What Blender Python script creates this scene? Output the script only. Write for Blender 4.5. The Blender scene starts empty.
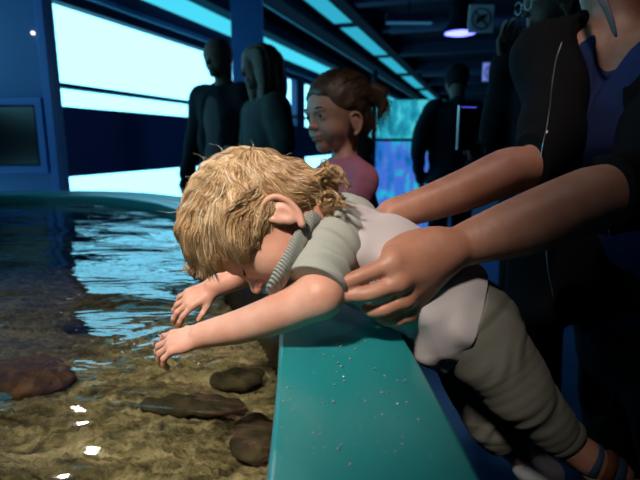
import bpy, math, random
import numpy as np
from mathutils import Vector
random.seed(7); rng = np.random.default_rng(7)
C = bpy.context.scene.collection
SC = bpy.context.scene

# ------------------------------------------------------------------ camera
FPX = 500.0
H = 1.10                                  # height of the lens above the floor
PITCH = math.atan(98 / FPX)
cp, sp = math.cos(PITCH), math.sin(PITCH)
RX = np.array([1.0, 0, 0]); UPC = np.array([0, sp, cp]); FWC = np.array([0, cp, -sp])
CAM = np.array([0, 0, H])
cd = bpy.data.cameras.new('camera'); cd.sensor_width = 36; cd.lens = 36 * FPX / 640
cam = bpy.data.objects.new('camera', cd); C.objects.link(cam)
cam.location = (0, 0, H); cam.rotation_euler = (math.pi / 2 - PITCH, 0, 0)
cd.clip_start = 0.01
cd.dof.use_dof = True; cd.dof.focus_distance = 0.74; cd.dof.aperture_fstop = 4.8
SC.camera = cam


def P(px, py, d):
    """a measured place: photo pixel and distance along the view axis -> world"""
    return CAM + d * FWC + (px - 320) / FPX * d * RX - (py - 240) / FPX * d * UPC


def V(*a): return np.array(a, float)
def nrm(v): v = np.asarray(v, float); return v / np.linalg.norm(v)

# ------------------------------------------------------------------ materials
def mat(name, col, rough=0.7, metal=0.0, noise=None, bump=None, sub=0.0, sheen=0.0, emit=None, spec=0.5, coat=0.0):
    m = bpy.data.materials.new(name); m.use_nodes = True
    nt = m.node_tree; b = nt.nodes['Principled BSDF']
    b.inputs['Base Color'].default_value = (*col, 1); b.inputs['Roughness'].default_value = rough
    b.inputs['Metallic'].default_value = metal; b.inputs['Specular IOR Level'].default_value = spec
    if sub: b.inputs['Subsurface Weight'].default_value = sub; b.inputs['Subsurface Radius'].default_value = (1, .35, .2); b.inputs['Subsurface Scale'].default_value = .006
    if sheen: b.inputs['Sheen Weight'].default_value = sheen
    if coat: b.inputs['Coat Weight'].default_value = coat; b.inputs['Coat Roughness'].default_value = .15
    if emit: b.inputs['Emission Color'].default_value = (*emit[0], 1); b.inputs['Emission Strength'].default_value = emit[1]
    tc = nt.nodes.new('ShaderNodeTexCoord')
    if noise:                                             # (scale, other colour, detail)
        n = nt.nodes.new('ShaderNodeTexNoise'); n.inputs['Scale'].default_value = noise[0]
        n.inputs['Detail'].default_value = noise[2] if len(noise) > 2 else 4
        r = nt.nodes.new('ShaderNodeValToRGB')
        r.color_ramp.elements[0].color = (*col, 1); r.color_ramp.elements[1].color = (*noise[1], 1)
        r.color_ramp.elements[0].position = .38; r.color_ramp.elements[1].position = .65
        nt.links.new(tc.outputs['Object'], n.inputs['Vector']); nt.links.new(n.outputs[0], r.inputs[0])
        nt.links.new(r.outputs[0], b.inputs['Base Color'])
    if bump:                                              # (scale, distance)
        n = nt.nodes.new('ShaderNodeTexNoise'); n.inputs['Scale'].default_value = bump[0]; n.inputs['Detail'].default_value = 5
        k = nt.nodes.new('ShaderNodeBump'); k.inputs['Distance'].default_value = bump[1]; k.inputs['Strength'].default_value = 1
        nt.links.new(tc.outputs['Object'], n.inputs['Vector']); nt.links.new(n.outputs[0], k.inputs['Height'])
        nt.links.new(k.outputs[0], b.inputs['Normal'])
    return m


def wave_bump(m, scale, dist, axis='X'):
    nt = m.node_tree; b = nt.nodes['Principled BSDF']
    tc = nt.nodes.new('ShaderNodeTexCoord'); w = nt.nodes.new('ShaderNodeTexWave')
    w.bands_direction = axis; w.inputs['Scale'].default_value = scale
    k = nt.nodes.new('ShaderNodeBump'); k.inputs['Distance'].default_value = dist
    nt.links.new(tc.outputs['Object'], w.inputs[0]); nt.links.new(w.outputs[1], k.inputs['Height']); nt.links.new(k.outputs[0], b.inputs['Normal'])
    return m

M = {}
M['skin_baby'] = mat('toddler skin', (.64, .31, .21), .48, noise=(22, (.72, .40, .29)), sub=.25, bump=(260, .0003))
M['skin_woman'] = mat('woman skin', (.44, .195, .12), .48, noise=(30, (.51, .25, .165)), sub=.2, bump=(300, .0004))
M['skin_girl'] = mat('girl skin', (.55, .27, .19), .5, noise=(20, (.6, .33, .24)), sub=.2)
M['skin_shaded'] = mat('skin in shade', (.16, .095, .075), .6, noise=(14, (.19, .12, .095)), spec=.2)  # dimness of the hall put into the skin colour
M['white_shirt'] = mat('white jersey', (.60, .55, .55), .85, bump=(700, .0006), sheen=.2)
M['sage'] = mat('sage jersey', (.36, .38, .33), .85, bump=(800, .0005), sheen=.2)
M['rib'] = wave_bump(mat('ribbed sage knit', (.30, .32, .29), .9), 95, .0015, 'DIAGONAL')
M['trousers'] = mat('sage cotton trousers', (.165, .17, .135), .9, bump=(600, .0006), noise=(9, (.19, .19, .155)))
M['pink'] = mat('pink cotton', (.50, .17, .24), .85, bump=(500, .0006))
M['black'] = mat('black cloth', (.006, .006, .007), .85, spec=.12, bump=(300, .001))
M['black2'] = mat('charcoal cloth', (.012, .014, .018), .9, spec=.12, bump=(200, .001))
M['navy'] = mat('navy jersey', (.016, .034, .12), .8, spec=.2, bump=(400, .0008))
M['teal_coat'] = mat('dark teal coat', (.008, .03, .045), .85, spec=.12)
M['grey_shirt'] = mat('grey shirt', (.06, .05, .055), .85)
M['grey_coat'] = mat('grey coat', (.05, .058, .058), .9, noise=(20, (.065, .07, .07)), spec=.2)
M['blue_shirt'] = mat('blue shirt', (.05, .06, .30), .8)
M['hair_brown'] = mat('brown hair', (.10, .055, .032), .5)
M['hair_pale'] = mat('pale hair', (.20, .16, .13), .6, noise=(60, (.13, .10, .08)), spec=.2)
M['hair_grey'] = mat('grey hair', (.10, .10, .11), .6)
M['rim'] = mat('teal painted rim', (.013, .215, .225), .34, noise=(4, (.016, .235, .245)), bump=(35, .0005), spec=.5, coat=.2)
M['lash'] = mat('lash', (.05, .025, .015), .6)
M['lip'] = mat('lip', (.50, .17, .14), .45, sub=.1)
M['metal'] = mat('metal', (.6, .6, .6), .3, 1.0)
M['frame_blue'] = mat('blue painted frame', (.03, .13, .42), .5)
M['panel_blue'] = mat('blue painted panel', (.028, .11, .30), .6, noise=(1.3, (.034, .13, .33)))
M['pillar_blue'] = mat('blue pillar', (.03, .14, .38), .6)
M['liner'] = mat('brown pool liner', (.035, .028, .015), .8, noise=(8, (.07, .055, .03)))
M['dark_blue'] = mat('dark blue wall', (.008, .035, .11), .6)
M['screen'] = mat('screen off', (.002, .003, .004), .2)
M['ceil'] = mat('dark ceiling', (.004, .009, .02), .9, spec=.1)
M['beam'] = mat('painted beam', (.010, .028, .06), .7, spec=.2)
M['cove'] = mat('pale cove', (.16, .55, .70), .6)
M['floor'] = mat('blue carpet', (.02, .10, .26), .95, noise=(3, (.015, .08, .22)))
M['wall_dark'] = mat('dark wall', (.01, .02, .035), .8)
M['shoe'] = mat('white shoe', (.45, .48, .52), .7)
M['sandal'] = mat('sandal tan', (.30, .22, .12), .7)
M['strap'] = mat('sandal blue', (.05, .10, .20), .7)
M['orange'] = mat('orange sandal strap', (.20, .06, .015), .7)


def emission(name, col, strength):
    m = bpy.data.materials.new(name); m.use_nodes = True; nt = m.node_tree
    nt.nodes.clear(); e = nt.nodes.new('ShaderNodeEmission'); o = nt.nodes.new('ShaderNodeOutputMaterial')
    e.inputs[0].default_value = (*col, 1); e.inputs[1].default_value = strength
    nt.links.new(e.outputs[0], o.inputs[0]); return m


M['win'] = emission('backlit cyan pane', (.26, .88, 1.22), 2.7)
M['win2'] = emission('backlit cyan light', (.07, .72, .95), 1.0)
M['panel_light'] = emission('ceiling light panel', (.03, .42, .60), 1.0)
M['lamp'] = emission('violet white lamp', (.13, .15, 1.0), 5.5)

# ------------------------------------------------------------------ object helpers
def prop(o, label=None, cat=None, group=None, kind=None):
    for k, v in (('label', label), ('category', cat), ('group', group), ('kind', kind)):
        if v: o[k] = v
    return o


def empty(name, loc, label, cat, group=None):
    o = bpy.data.objects.new(name, None); C.objects.link(o); o.location = tuple(loc); o.empty_display_size = .05
    return prop(o, label, cat, group)


def mesh_obj(name, verts, faces, m, parent=None, smooth=True, label=None, origin=None):
    verts = np.asarray(verts, float)
    off = V(*origin) if origin is not None else V(0, 0, 0)
    if parent is not None:
        q = parent
        while q is not None: off = off + V(*q.location); q = q.parent
    me = bpy.data.meshes.new(name); me.from_pydata((verts - off).tolist(), [], [list(map(int, f)) for f in faces] if not isinstance(faces, np.ndarray) else faces.tolist())
    me.update()
    if smooth: me.polygons.foreach_set('use_smooth', [True] * len(me.polygons))
    me.materials.append(m)
    o = bpy.data.objects.new(name, me); C.objects.link(o)
    if parent is not None: o.parent = parent
    if origin is not None: o.location = tuple(origin)
    if label: o['label'] = label
    return o


class MB:
    """collects boxes and tubes into one mesh"""
    def __init__(s): s.v = []; s.f = []
    def add(s, v, f):
        n = len(s.v); s.v += [tuple(x) for x in v]; s.f += [[i + n for i in q] for q in f]; return s
    def box(s, c, e, ax=None):
        """centre, full sizes, axes rows"""
        ax = np.eye(3) if ax is None else np.array(ax, float); c = np.array(c, float); e = np.array(e, float) / 2
        vs = [c + ax.T @ (e * V(i, j, k)) for i in (-1, 1) for j in (-1, 1) for k in (-1, 1)]
        return s.add(vs, [(0, 1, 3, 2), (4, 6, 7, 5), (0, 4, 5, 1), (2, 3, 7, 6), (0, 2, 6, 4), (1, 5, 7, 3)])
    def tube(s, pts, r, n=8):
        pts = [V(*p) for p in pts]; rs = r if hasattr(r, '__len__') else [r] * len(pts); vs = []; fs = []
        for i, p in enumerate(pts):
            t = nrm(pts[min(i + 1, len(pts) - 1)] - pts[max(i - 1, 0)]); a = nrm(np.cross(t, V(.13, .2, .97) if abs(t[2]) < .9 else V(1, 0, 0))); b = np.cross(t, a)
            for k in range(n):
                q = 2 * math.pi * k / n; vs.append(p + rs[i] * (math.cos(q) * a + math.sin(q) * b))
        for i in range(len(pts) - 1):
            for k in range(n): fs.append((i * n + k, i * n + (k + 1) % n, (i + 1) * n + (k + 1) % n, (i + 1) * n + k))
        fs.append(list(range(n))[::-1]); fs.append([(len(pts) - 1) * n + k for k in range(n)])
        return s.add(vs, fs)
    def build(s, name, m, parent=None, smooth=False, bevel=0, origin=None, label=None):
        o = mesh_obj(name, s.v, s.f, m, parent, smooth, label, origin)
        if bevel:
            b = o.modifiers.new('b', 'BEVEL'); b.width = bevel; b.segments = 3; b.limit_method = 'ANGLE'
        return o


def struct(o): o['kind'] = 'structure'; return o

# ------------------------------------------------------------------ implicit-surface modeller
class S:
    def __init__(s): s.p = []; s.disp = None; s.pl = []
    def cap(s, a, b, ra, rb=None, k=.01, flat=None, op='+'):
        s.p.append(('c', np.array(a, float), np.array(b, float), ra, ra if rb is None else rb, k, flat, op)); return s
    def chain(s, pts, rs, k=.01, flat=None, op='+'):
        if len(pts) == 2: return s.cap(pts[0], pts[1], rs[0], rs[1], k, flat, op)
        q = [np.append(p, r_) for p, r_ in zip(np.array(pts, float), rs)]; q = [2 * q[0] - q[1]] + q + [2 * q[-1] - q[-2]]; out = []
        for i in range(1, len(q) - 2):
            a, b, c, d = q[i - 1:i + 3]
            for j in range(5):
                t = j / 5; out.append(.5 * ((2 * b) + (c - a) * t + (2 * a - 5 * b + 4 * c - d) * t * t + (3 * b - a - 3 * c + d) * t ** 3))
        out.append(q[-2]); out = np.array(out)
        s.p.append(('g', out[:, :3], out[:, 3], None, None, k, flat, op)); return s
    def ell(s, c, r, R=None, k=.01, op='+'):
        s.p.append(('e', np.array(c, float), np.eye(3) if R is None else np.array(R, float), np.array(r if hasattr(r, '__len__') else (r, r, r), float), None, k, None, op)); return s
    def tor(s, c, ax, R, r, k=.005, hgt=1.0, op='+'):
        s.p.append(('t', np.array(c, float), nrm(ax), R, r, k, hgt, op)); return s
    def cut(s, pt, n): s.pl.append((np.array(pt, float), nrm(n))); return s      # keeps the side against n
    def d1(s, q, X):
        if q[0] in 'gG':
            d = None; ii = range(len(q[1]) - 1) if q[0] == 'g' else q[2]; q = q if q[0] == 'g' else q[1]
            for i in ii:
                e = s.d1(('c', q[1][i], q[1][i + 1], q[2][i], q[2][i + 1], 0, q[6], '+'), X); d = e if d is None else np.minimum(d, e)
            return d
        if q[0] == 'c':
            a, b, ra, rb, flat = q[1], q[2], q[3], q[4], q[6]
            pa = X - a; ba = b - a; sc = 1
            if flat is not None:
                ax, fac = flat; ax = nrm(ax)
                pa = pa + ((pa @ ax) * (1 / fac - 1))[:, None] * ax; ba = ba + (ba @ ax) * (1 / fac - 1) * ax; sc = min(1, fac)
            h = np.clip((pa @ ba) / max(ba @ ba, 1e-12), 0, 1)
            return (np.sqrt(((pa - h[:, None] * ba) ** 2).sum(1)) - (ra + (rb - ra) * h)) * sc
        if q[0] == 'e':
            y = (X - q[1]) @ q[2].T; k0 = np.sqrt(((y / q[3]) ** 2).sum(1)); k1 = np.sqrt(((y / q[3] ** 2) ** 2).sum(1))
            return np.where(k1 < 1e-9, -q[3].min(), k0 * (k0 - 1) / np.maximum(k1, 1e-9))
        y = X - q[1]; z = y @ q[2]; rho = np.sqrt(np.maximum((y ** 2).sum(1) - z ** 2, 0)) - q[3]
        return np.sqrt(rho ** 2 + (z / q[6]) ** 2) - q[4]
    def box(s, q):
        if q[0] == 'g': r = max(q[2]) * (max(1, q[6][1]) if q[6] is not None else 1); return q[1].min(0) - r, q[1].max(0) + r
        if q[0] == 'c': r = max(q[3], q[4]) * (max(1, q[6][1]) if q[6] is not None else 1); return np.minimum(q[1], q[2]) - r, np.maximum(q[1], q[2]) + r
        if q[0] == 'e': r = q[3].max(); return q[1] - r, q[1] + r
        r = q[3] + q[4] * max(1, q[6]); return q[1] - r, q[1] + r
    def ev(s, X, prims=None):
        d = np.full(len(X), 9.0)
        for q in (s.p if prims is None else prims):
            e = s.d1(q, X); k = q[5]
            if q[7] == '+':
                h = np.maximum(k - np.abs(d - e), 0) / k; d = np.minimum(d, e) - h * h * k * .25
            else:
                e = -e; h = np.maximum(k - np.abs(d - e), 0) / k; d = np.maximum(d, e) + h * h * k * .25
        if s.disp is not None: d = d + s.disp(X)
        for pt, n in s.pl: d = np.maximum(d, (X - pt) @ n)
        return d
    def mesh(s, h, N=20):
        lo = np.min([s.box(q)[0] for q in s.p if q[7] == '+'], 0) - 3 * h; hi = np.max([s.box(q)[1] for q in s.p if q[7] == '+'], 0) + 3 * h
        n = np.ceil((hi - lo) / h).astype(int) + 2; nt = (n + N - 1) // N
        B = np.array([N * t + 4 for t in nt])
        T = np.stack(np.meshgrid(*[np.arange(t) for t in nt], indexing='ij'), -1).reshape(-1, 3)
        cen = lo + (T * N + N / 2) * h; hd = (N / 2 + 2) * h * 1.74
        D = []; SG = {}
        for n_, q in enumerate(s.p):
            if q[0] == 'g':
                sg = np.array([s.d1(('c', q[1][i], q[1][i + 1], q[2][i], q[2][i + 1], 0, q[6], '+'), cen) for i in range(len(q[1]) - 1)]) - q[5]
                SG[n_] = sg; D.append(sg.min(0))
            else: D.append(s.d1(q, cen) - q[5])
        D = np.array(D); plus = np.array([q[7] == '+' for q in s.p])
        ok = (D[plus].min(0) < hd)
        for pt, nn in s.pl: ok &= ((cen - pt) @ nn) < hd
        ks, vs, qs = [], [], []
        g = np.arange(-1, N + 2)
        G = np.stack(np.meshgrid(g, g, g, indexing='ij'), -1); m = N + 3
        corners = [(i, j, k) for i in (0, 1) for j in (0, 1) for k in (0, 1)]
        for ti in np.nonzero(ok)[0]:
            pr = []
            for n_, (q, dd) in enumerate(zip(s.p, D[:, ti])):
                if dd >= hd: continue
                if n_ in SG: pr.append(('G', q, np.nonzero(SG[n_][:, ti] < hd)[0], 0, 0, q[5], q[6], q[7]))
                else: pr.append(q)
            I = G + T[ti] * N; X = (lo + I.reshape(-1, 3) * h)
            F = s.ev(X, pr).reshape(m, m, m)
            if F.min() > 0 or F.max() < 0: continue
            ins = F < 0
            cnt = sum(ins[a:m - 1 + a, b:m - 1 + b, c:m - 1 + c].astype(int) for a, b, c in corners)
            act = (cnt > 0) & (cnt < 8)
            ci = np.argwhere(act)
            if not len(ci): continue
            acc = np.zeros((len(ci), 3)); num = np.zeros(len(ci))
            for a in range(3):
                for b in range(2):
                    for c in range(2):
                        o0 = [0, 0, 0]; o0[(a + 1) % 3] = b; o0[(a + 2) % 3] = c; o1 = list(o0); o1[a] = 1
                        p0 = ci + o0; p1 = ci + o1
                        f0 = F[tuple(p0.T)]; f1 = F[tuple(p1.T)]; x = (f0 < 0) != (f1 < 0)
                        t = np.where(x, f0 / np.where(x, f0 - f1, 1), 0)
                        pt = p0 + 0.0; pt[:, a] += t
                        acc += pt * x[:, None]; num += x
            gi = ci - 1 + T[ti] * N
            key = ((gi[:, 0] + 2) * B[1] + gi[:, 1] + 2) * B[2] + gi[:, 2] + 2
            ks.append(key); vs.append(lo + (acc / num[:, None] - 1 + T[ti] * N) * h)
            for a in range(3):
                s0 = [slice(1, N + 1)] * 3; s1 = list(s0); s1[a] = slice(2, N + 2)
                A0 = ins[tuple(s0)]; A1 = ins[tuple(s1)]
                e = np.argwhere(A0 != A1)
                if not len(e): continue
                fl = A0[tuple(e.T)]
                ge = e + T[ti] * N
                st = np.array([B[1] * B[2], B[2], 1]); k0 = (ge + 2) @ st
                sb, sc_ = st[(a + 1) % 3], st[(a + 2) % 3]
                quad = np.stack([k0 - sb - sc_, k0 - sc_, k0, k0 - sb], 1)
                quad[~fl] = quad[~fl][:, ::-1]; qs.append(quad)
        ks = np.concatenate(ks); vs = np.concatenate(vs); qs = np.concatenate(qs)
        uk, ix = np.unique(ks, return_index=True); vs = vs[ix]
        f = np.searchsorted(uk, qs); f = np.clip(f, 0, len(uk) - 1)
        good = (uk[f] == qs).all(1)
        return vs, f[good]
    def build(s, name, h, m, parent=None, label=None):
        v, f = s.mesh(h); return mesh_obj(name, v, f, m, parent, True, label)
    def snap(s, px, py, d0=.3, d1=4, lift=0):
        """first place where the sight line through a photo pixel meets this surface"""
        dr = P(px, py, 1) - CAM; t = d0
        for _ in range(200):
            e = s.ev((CAM + dr * t)[None])[0]
            if e < 3e-4: return CAM + dr * (t - lift)
            t += max(e * .7, 2e-4)
            if t > d1: return None
        return CAM + dr * (t - lift)
    def project(s, p, lift=0):
        """nearest surface point of p"""
        p = np.array(p, float)
        for _ in range(12):
            e = s.ev(p[None])[0]; g = s.grad(p); p = p - g * (e - lift) * .9
        return p
    def grad(s, p):
        h = 5e-4; E_ = np.eye(3) * h
        g = s.ev(np.concatenate([p + E_, p - E_])); return nrm(g[:3] - g[3:] + 1e-12)


def sn(X, f, ph, d):
    return np.sin((X @ np.array(d, float)) * f + ph)

# ------------------------------------------------------------------ heads and hands
class Frame:
    def __init__(s, c, F, U):
        s.c = np.array(c, float); s.F = nrm(F); U = np.array(U, float); U = U - (U @ s.F) * s.F; s.U = nrm(U); s.L = np.cross(s.U, s.F)
        s.R = np.stack([s.F, s.U, s.L])
    def __call__(s, f, u, l, k=1): return s.c + k * (f * s.F + u * s.U + l * s.L)


def head(b, fr, k, adult=False, near=1):
    """adds skull, face, nose, lips, ears to b; measures in metres of a child's head times k"""
    g = lambda f, u, l: fr(f, u, l, k); R = fr.R
    b.ell(g(-.008, .022, 0), (.082 * k, .073 * k, .067 * k), R, .01 * k)
    b.ell(g(.028, .015, 0), (.052 * k, .055 * k, .058 * k), R, .02 * k)           # forehead
    b.ell(g(.026, -.030, 0), (.050 * k, .055 * k, .050 * k), R, .02 * k)          # face
    ck = .024 if not adult else .015
    for q in (-1, 1):
        b.ell(g(.046, -.036, q * .028), ck * k, None, .016 * k)                   # cheek
        b.ell(g(.087, .000, q * .028), ((.010 if not adult else .013) * k, .009 * k, .014 * k), R, .014 * k, '-')  # socket
        b.ell(g(.063, .000, q * .027), .0140 * k, None, .004 * k)                 # closed lid and eye
        b.cap(g(.079, .014, q * .016), g(.072, .016, q * .038), .0045 * k, .003 * k, .010 * k)  # brow
    b.cap(g(.058, -.076, 0), g(.054, -.072, 0), (.017 if not adult else .020) * k, None, .02 * k)
    nf = 0 if adult else -.005
    b.chain([g(.075, .006, 0), g(.086 + nf, -.014, 0), g(.094 + nf, -.025, 0)], [.005 * k, .006 * k, .0080 * k], .010 * k)
    for q in (-1, 1): b.ell(g(.086 + nf, -.027, q * .007), .006 * k, None, .005 * k)
    b.cap(g(.0765, -.047, -.011), g(.0765, -.047, .011), .0058 * k, None, .007 * k)  # upper lip
    b.cap(g(.075, -.056, -.009), g(.075, -.056, .009), .0062 * k, None, .005 * k)
    for q in (-1, 1):                                                             # ear: rim, lobe, bowl
        e = lambda a, u, l: g(-.003 + a * 1.1, -.029 + u * 1.15, q * ((.062 if not adult else .060) + l))
        b.chain([e(.008, .002, 0), e(.009, .018, .002), e(-.003, .024, .005), e(-.015, .017, .007), e(-.017, .002, .007), e(-.010, -.014, .005), e(.001, -.022, .002)],
                [.0032 * k, .0036 * k, .0040 * k, .0040 * k, .0036 * k, .0036 * k, .0052 * k], .004 * k)
        b.ell(e(-.004, .0, .001), (.014 * k, .02 * k, .006 * k), R, .004 * k)
        b.ell(e(-.001, .0, .0085), (.0055 * k, .009 * k, .0035 * k), R, .004 * k, '-')


def hand(b, wrist, D, N, length, curls=(30, 35, 25), spread=6, side=1, thumb=35, kk=1.0):
    """D points to the fingers, N is the back-of-hand normal, side=+1 puts the thumb at cross(N, D)*side"""
    D = nrm(D); N = nrm(np.array(N, float) - (np.array(N, float) @ D) * D); T = np.cross(N, D) * side
    s = length / .18; w = np.array(wrist, float)
    kn = []
    for i, (t, l) in enumerate(((.030, .092), (.010, .096), (-.010, .090), (-.029, .080))):
        q = w + (D * l + T * t + N * .004) * s; kn.append(q)
        b.cap(w + (D * .01 + T * t * .55) * s, q, .0135 * s * kk, .0105 * s * kk, .012 * s)
    b.ell(w + (D * .05 - N * .003) * s, (.045 * s, .036 * s, .013 * s), np.stack([D, T, N]), .012 * s)
    for i, q in enumerate(kn):
        L = (.040, .045, .041, .032)[i]; a = math.radians((1.5 - i) * spread); d = D * math.cos(a) + T * math.sin(a); n = N
        r = (.0090, .0092, .0088, .0078)[i] * kk; p = q
        for j in range(3):
            c = math.radians(curls[j] * (1 + .12 * i)); d, n = d * math.cos(c) - n * math.sin(c), n * math.cos(c) + d * math.sin(c)
            l = L * (1, .64, .52)[j] * s; e = p + d * l
            b.cap(p, e, r * s * (1 - .06 * j), r * s * (.94 - .07 * j), .004 * s if j else .007 * s); p = e
    a = math.radians(thumb); d = D * math.cos(a) + T * math.sin(a); p = w + (D * .018 + T * .018 - N * .004) * s
    e = p + (d * .040 - N * .010) * s; b.cap(p, e, .014 * s, .0115 * s, .014 * s)
    d2 = nrm(d * .85 + D * .3 - N * .25); e2 = e + d2 * .030 * s; b.cap(e, e2, .0105 * s, .0095 * s, .005 * s)
    d3 = nrm(d2 * .8 + D * .4 - N * .3); b.cap(e2, e2 + d3 * .022 * s, .0095 * s, .0078 * s, .004 * s)


def tubes_mesh(name, strands, m, parent, nside=3, label=None):
    """strands: list of (pts Nx3, radius start, tone 0..1); one mesh with a tone attribute"""
    vs, fs, tone = [], [], []; n = 0
    ang = np.arange(nside) * 2 * math.pi / nside
    for pts, r, t in strands:
        k = len(pts); tg = np.gradient(pts, axis=0); tg /= np.linalg.norm(tg, axis=1)[:, None] + 1e-12
        a = np.cross(tg, V(.31, .52, .79)); a /= np.linalg.norm(a, axis=1)[:, None] + 1e-12; b = np.cross(tg, a)
        rr = r * np.clip(1.15 - np.linspace(0, 1, k) ** 2, .15, 1)
        ring = pts[:, None] + rr[:, None, None] * (np.cos(ang)[None, :, None] * a[:, None] + np.sin(ang)[None, :, None] * b[:, None])
        vs.append(ring.reshape(-1, 3)); tone += [t] * (k * nside)
        i = np.arange(k - 1)[:, None] * nside; j = np.arange(nside)[None]; j2 = (j + 1) % nside
        fs.append(np.stack([i + j, i + j2, i + nside + j2, i + nside + j], -1).reshape(-1, 4) + n); n += k * nside
    o = mesh_obj(name, np.concatenate(vs), np.concatenate(fs), m, parent, True, label)
    at = o.data.attributes.new('tone', 'FLOAT', 'POINT'); at.data.foreach_set('value', tone)
    return o


def hair_mat(name, cols, rough=.38):
    m = bpy.data.materials.new(name); m.use_nodes = True; nt = m.node_tree; b = nt.nodes['Principled BSDF']
    a = nt.nodes.new('ShaderNodeAttribute'); a.attribute_name = 'tone'; r = nt.nodes.new('ShaderNodeValToRGB')
    el = r.color_ramp.elements; el[0].color = (*cols[0], 1); el[1].color = (*cols[-1], 1)
    for i, c in enumerate(cols[1:-1]): e = el.new((i + 1) / (len(cols) - 1)); e.color = (*c, 1)
    nt.links.new(a.outputs['Fac'], r.inputs[0]); nt.links.new(r.outputs[0], b.inputs['Base Color'])
    b.inputs['Roughness'].default_value = rough; b.inputs['Specular IOR Level'].default_value = .6
    return m
M['blond'] = hair_mat('blond strands', [(.25, .135, .055), (.48, .29, .13), (.68, .48, .26), (.90, .76, .54)])
M['blond_base'] = mat('blond hair mass', (.36, .20, .085), .7, noise=(60, (.46, .27, .12)))
M['brown'] = hair_mat('brown strands', [(.07, .036, .018), (.16, .09, .05), (.32, .20, .12)])
# ------------------------------------------------------------------ the hall
AL = math.radians(17.8); US = V(math.sin(AL), math.cos(AL), 0); UT = V(math.cos(AL), -math.sin(AL), 0); UZ = V(0, 0, 1)
AX = np.stack([US, UT, UZ])
def ST(s, t, z): return US * s + UT * t + UZ * z            # along the hall, across it, up


def sbox(s0, s1, t0, t1, z0, z1): return MB().box(ST((s0 + s1) / 2, (t0 + t1) / 2, (z0 + z1) / 2), (s1 - s0, t1 - t0, z1 - z0), AX)

WL = -3.2
struct(sbox(-3, 34, -4.2, 4.2, -.1, 0).build('floor', M['floor']))
struct(sbox(-3, 34, -4.2, 4.2, 2.9, 3.0).build('ceiling', M['ceil']))
struct(sbox(-3, 34, 4.0, 4.2, 0, 2.9).build('wall_right', M['wall_dark']))
struct(sbox(33.8, 34, -4.2, 4, 0, 2.9).build('wall_back', M['wall_dark']))
struct(sbox(-3.2, -3, -4.2, 4.2, 0, 2.9).build('wall_front', M['wall_dark']))
wl = MB()
for z0, z1 in ((0, .30), (.82, 1.36), (2.26, 2.9)): 
    wl.box(ST(15.4, WL - .1, (z0 + z1) / 2), (36.8, .2, z1 - z0), AX)
for s in (-2.8, 8.85, 13.4, 18.4, 24, 30): wl.box(ST(s, WL - .1, 1.3), (.42, .19, 2.2), AX)
wl.box(ST(15.4, WL - .24, 1.45), (36.8, .06, 2.9), AX)
struct(wl.build('wall_left', M['dark_blue']))
# window bands: low, middle and tall backlit panes between the posts
posts = [-2.8, 8.85, 13.4, 18.4, 24, 30]
k = 0
for i in range(5):
    a, b = posts[i] + .21, posts[i + 1] - .21
    k += 1
    w = empty('window_%d' % k, ST((a + b) / 2, WL - .05, .9), None, None); w['kind'] = 'structure'
    sbox(a, b, WL - .16, WL - .12, 1.37, 2.255).build('pane', M['win'], w)
    fr = MB()
    for z in (1.545, 2.215): fr.box(ST((a + b) / 2, WL - .06, z), (b - a, .10, .035 if z < 2 else .08), AX)
    fr.box(ST((a + b) / 2, WL - .06, 1.37), (b - a, .1, .02), AX)
    fr.build('window_frame', M['beam'], w)
    k += 1
    w = empty('window_%d' % k, ST((a + b) / 2, WL - .05, .3), None, None); w['kind'] = 'structure'
    sbox(a, b, WL - .16, WL - .12, .31, .81).build('pane', M['win'], w)
struct(sbox(-3, 33.8, WL, WL + .04, 2.255, 2.30).build('trim_1', M['cove']))
struct(sbox(-3, 33.8, WL, WL + .05, 2.30, 2.42).build('trim_2', M['dark_blue']))
# cove: cyan lit light box that runs along above the windows
struct(sbox(-3, 33.8, WL, WL + .07, 2.43, 2.60).build('trim_3', M['win2']))
struct(sbox(-3, 33.8, WL, WL + .22, 2.62, 2.72).build('trim_4', M['beam']))
struct(sbox(-3, 33.8, -2.72, -2.62, 2.78, 2.9).build('trim_5', M['cove']))
struct(sbox(-3, 33.8, -2.60, -2.34, 2.72, 2.9).build('trim_6', M['ceil']))
struct(sbox(-3, 33.8, -1.80, -1.62, 2.70, 2.9).build('trim_7', M['ceil']))

# ceiling light panels
spans = [(-1.5, 1.4), (1.6, 4.6), (4.8, 7.75), (7.95, 10.7), (10.95, 13.6), (14.1, 17.4), (18.2, 24)]
names = ['first ceiling light panel, the one cut by the top edge of the picture', 'second cyan ceiling light panel, beyond the one cut by the top edge', 'third cyan ceiling light panel along the row above the girl', 'fourth cyan ceiling light panel, short one above the bun of the girl', 'smallest and farthest cyan ceiling light panel at the end of the row']
for (a, b), lb in zip(spans[2:], names):
    e = empty('ceiling_light_panel', ST((a + b) / 2, -2.06, 2.86), lb, 'ceiling light', 'cyan light panels along the ceiling')
    sbox(a, b, -2.25, -1.87, 2.855, 2.87).build('diffuser', M['panel_light'], e)
    f = MB()
    for t in (-2.265, -1.855): f.box(ST((a + b) / 2, t, 2.87), (b - a, .03, .06), AX)
    for s in (a, b): f.box(ST(s, -2.06, 2.87), (.05, .44, .06), AX)
    f.build('frame', M['beam'], e)
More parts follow.
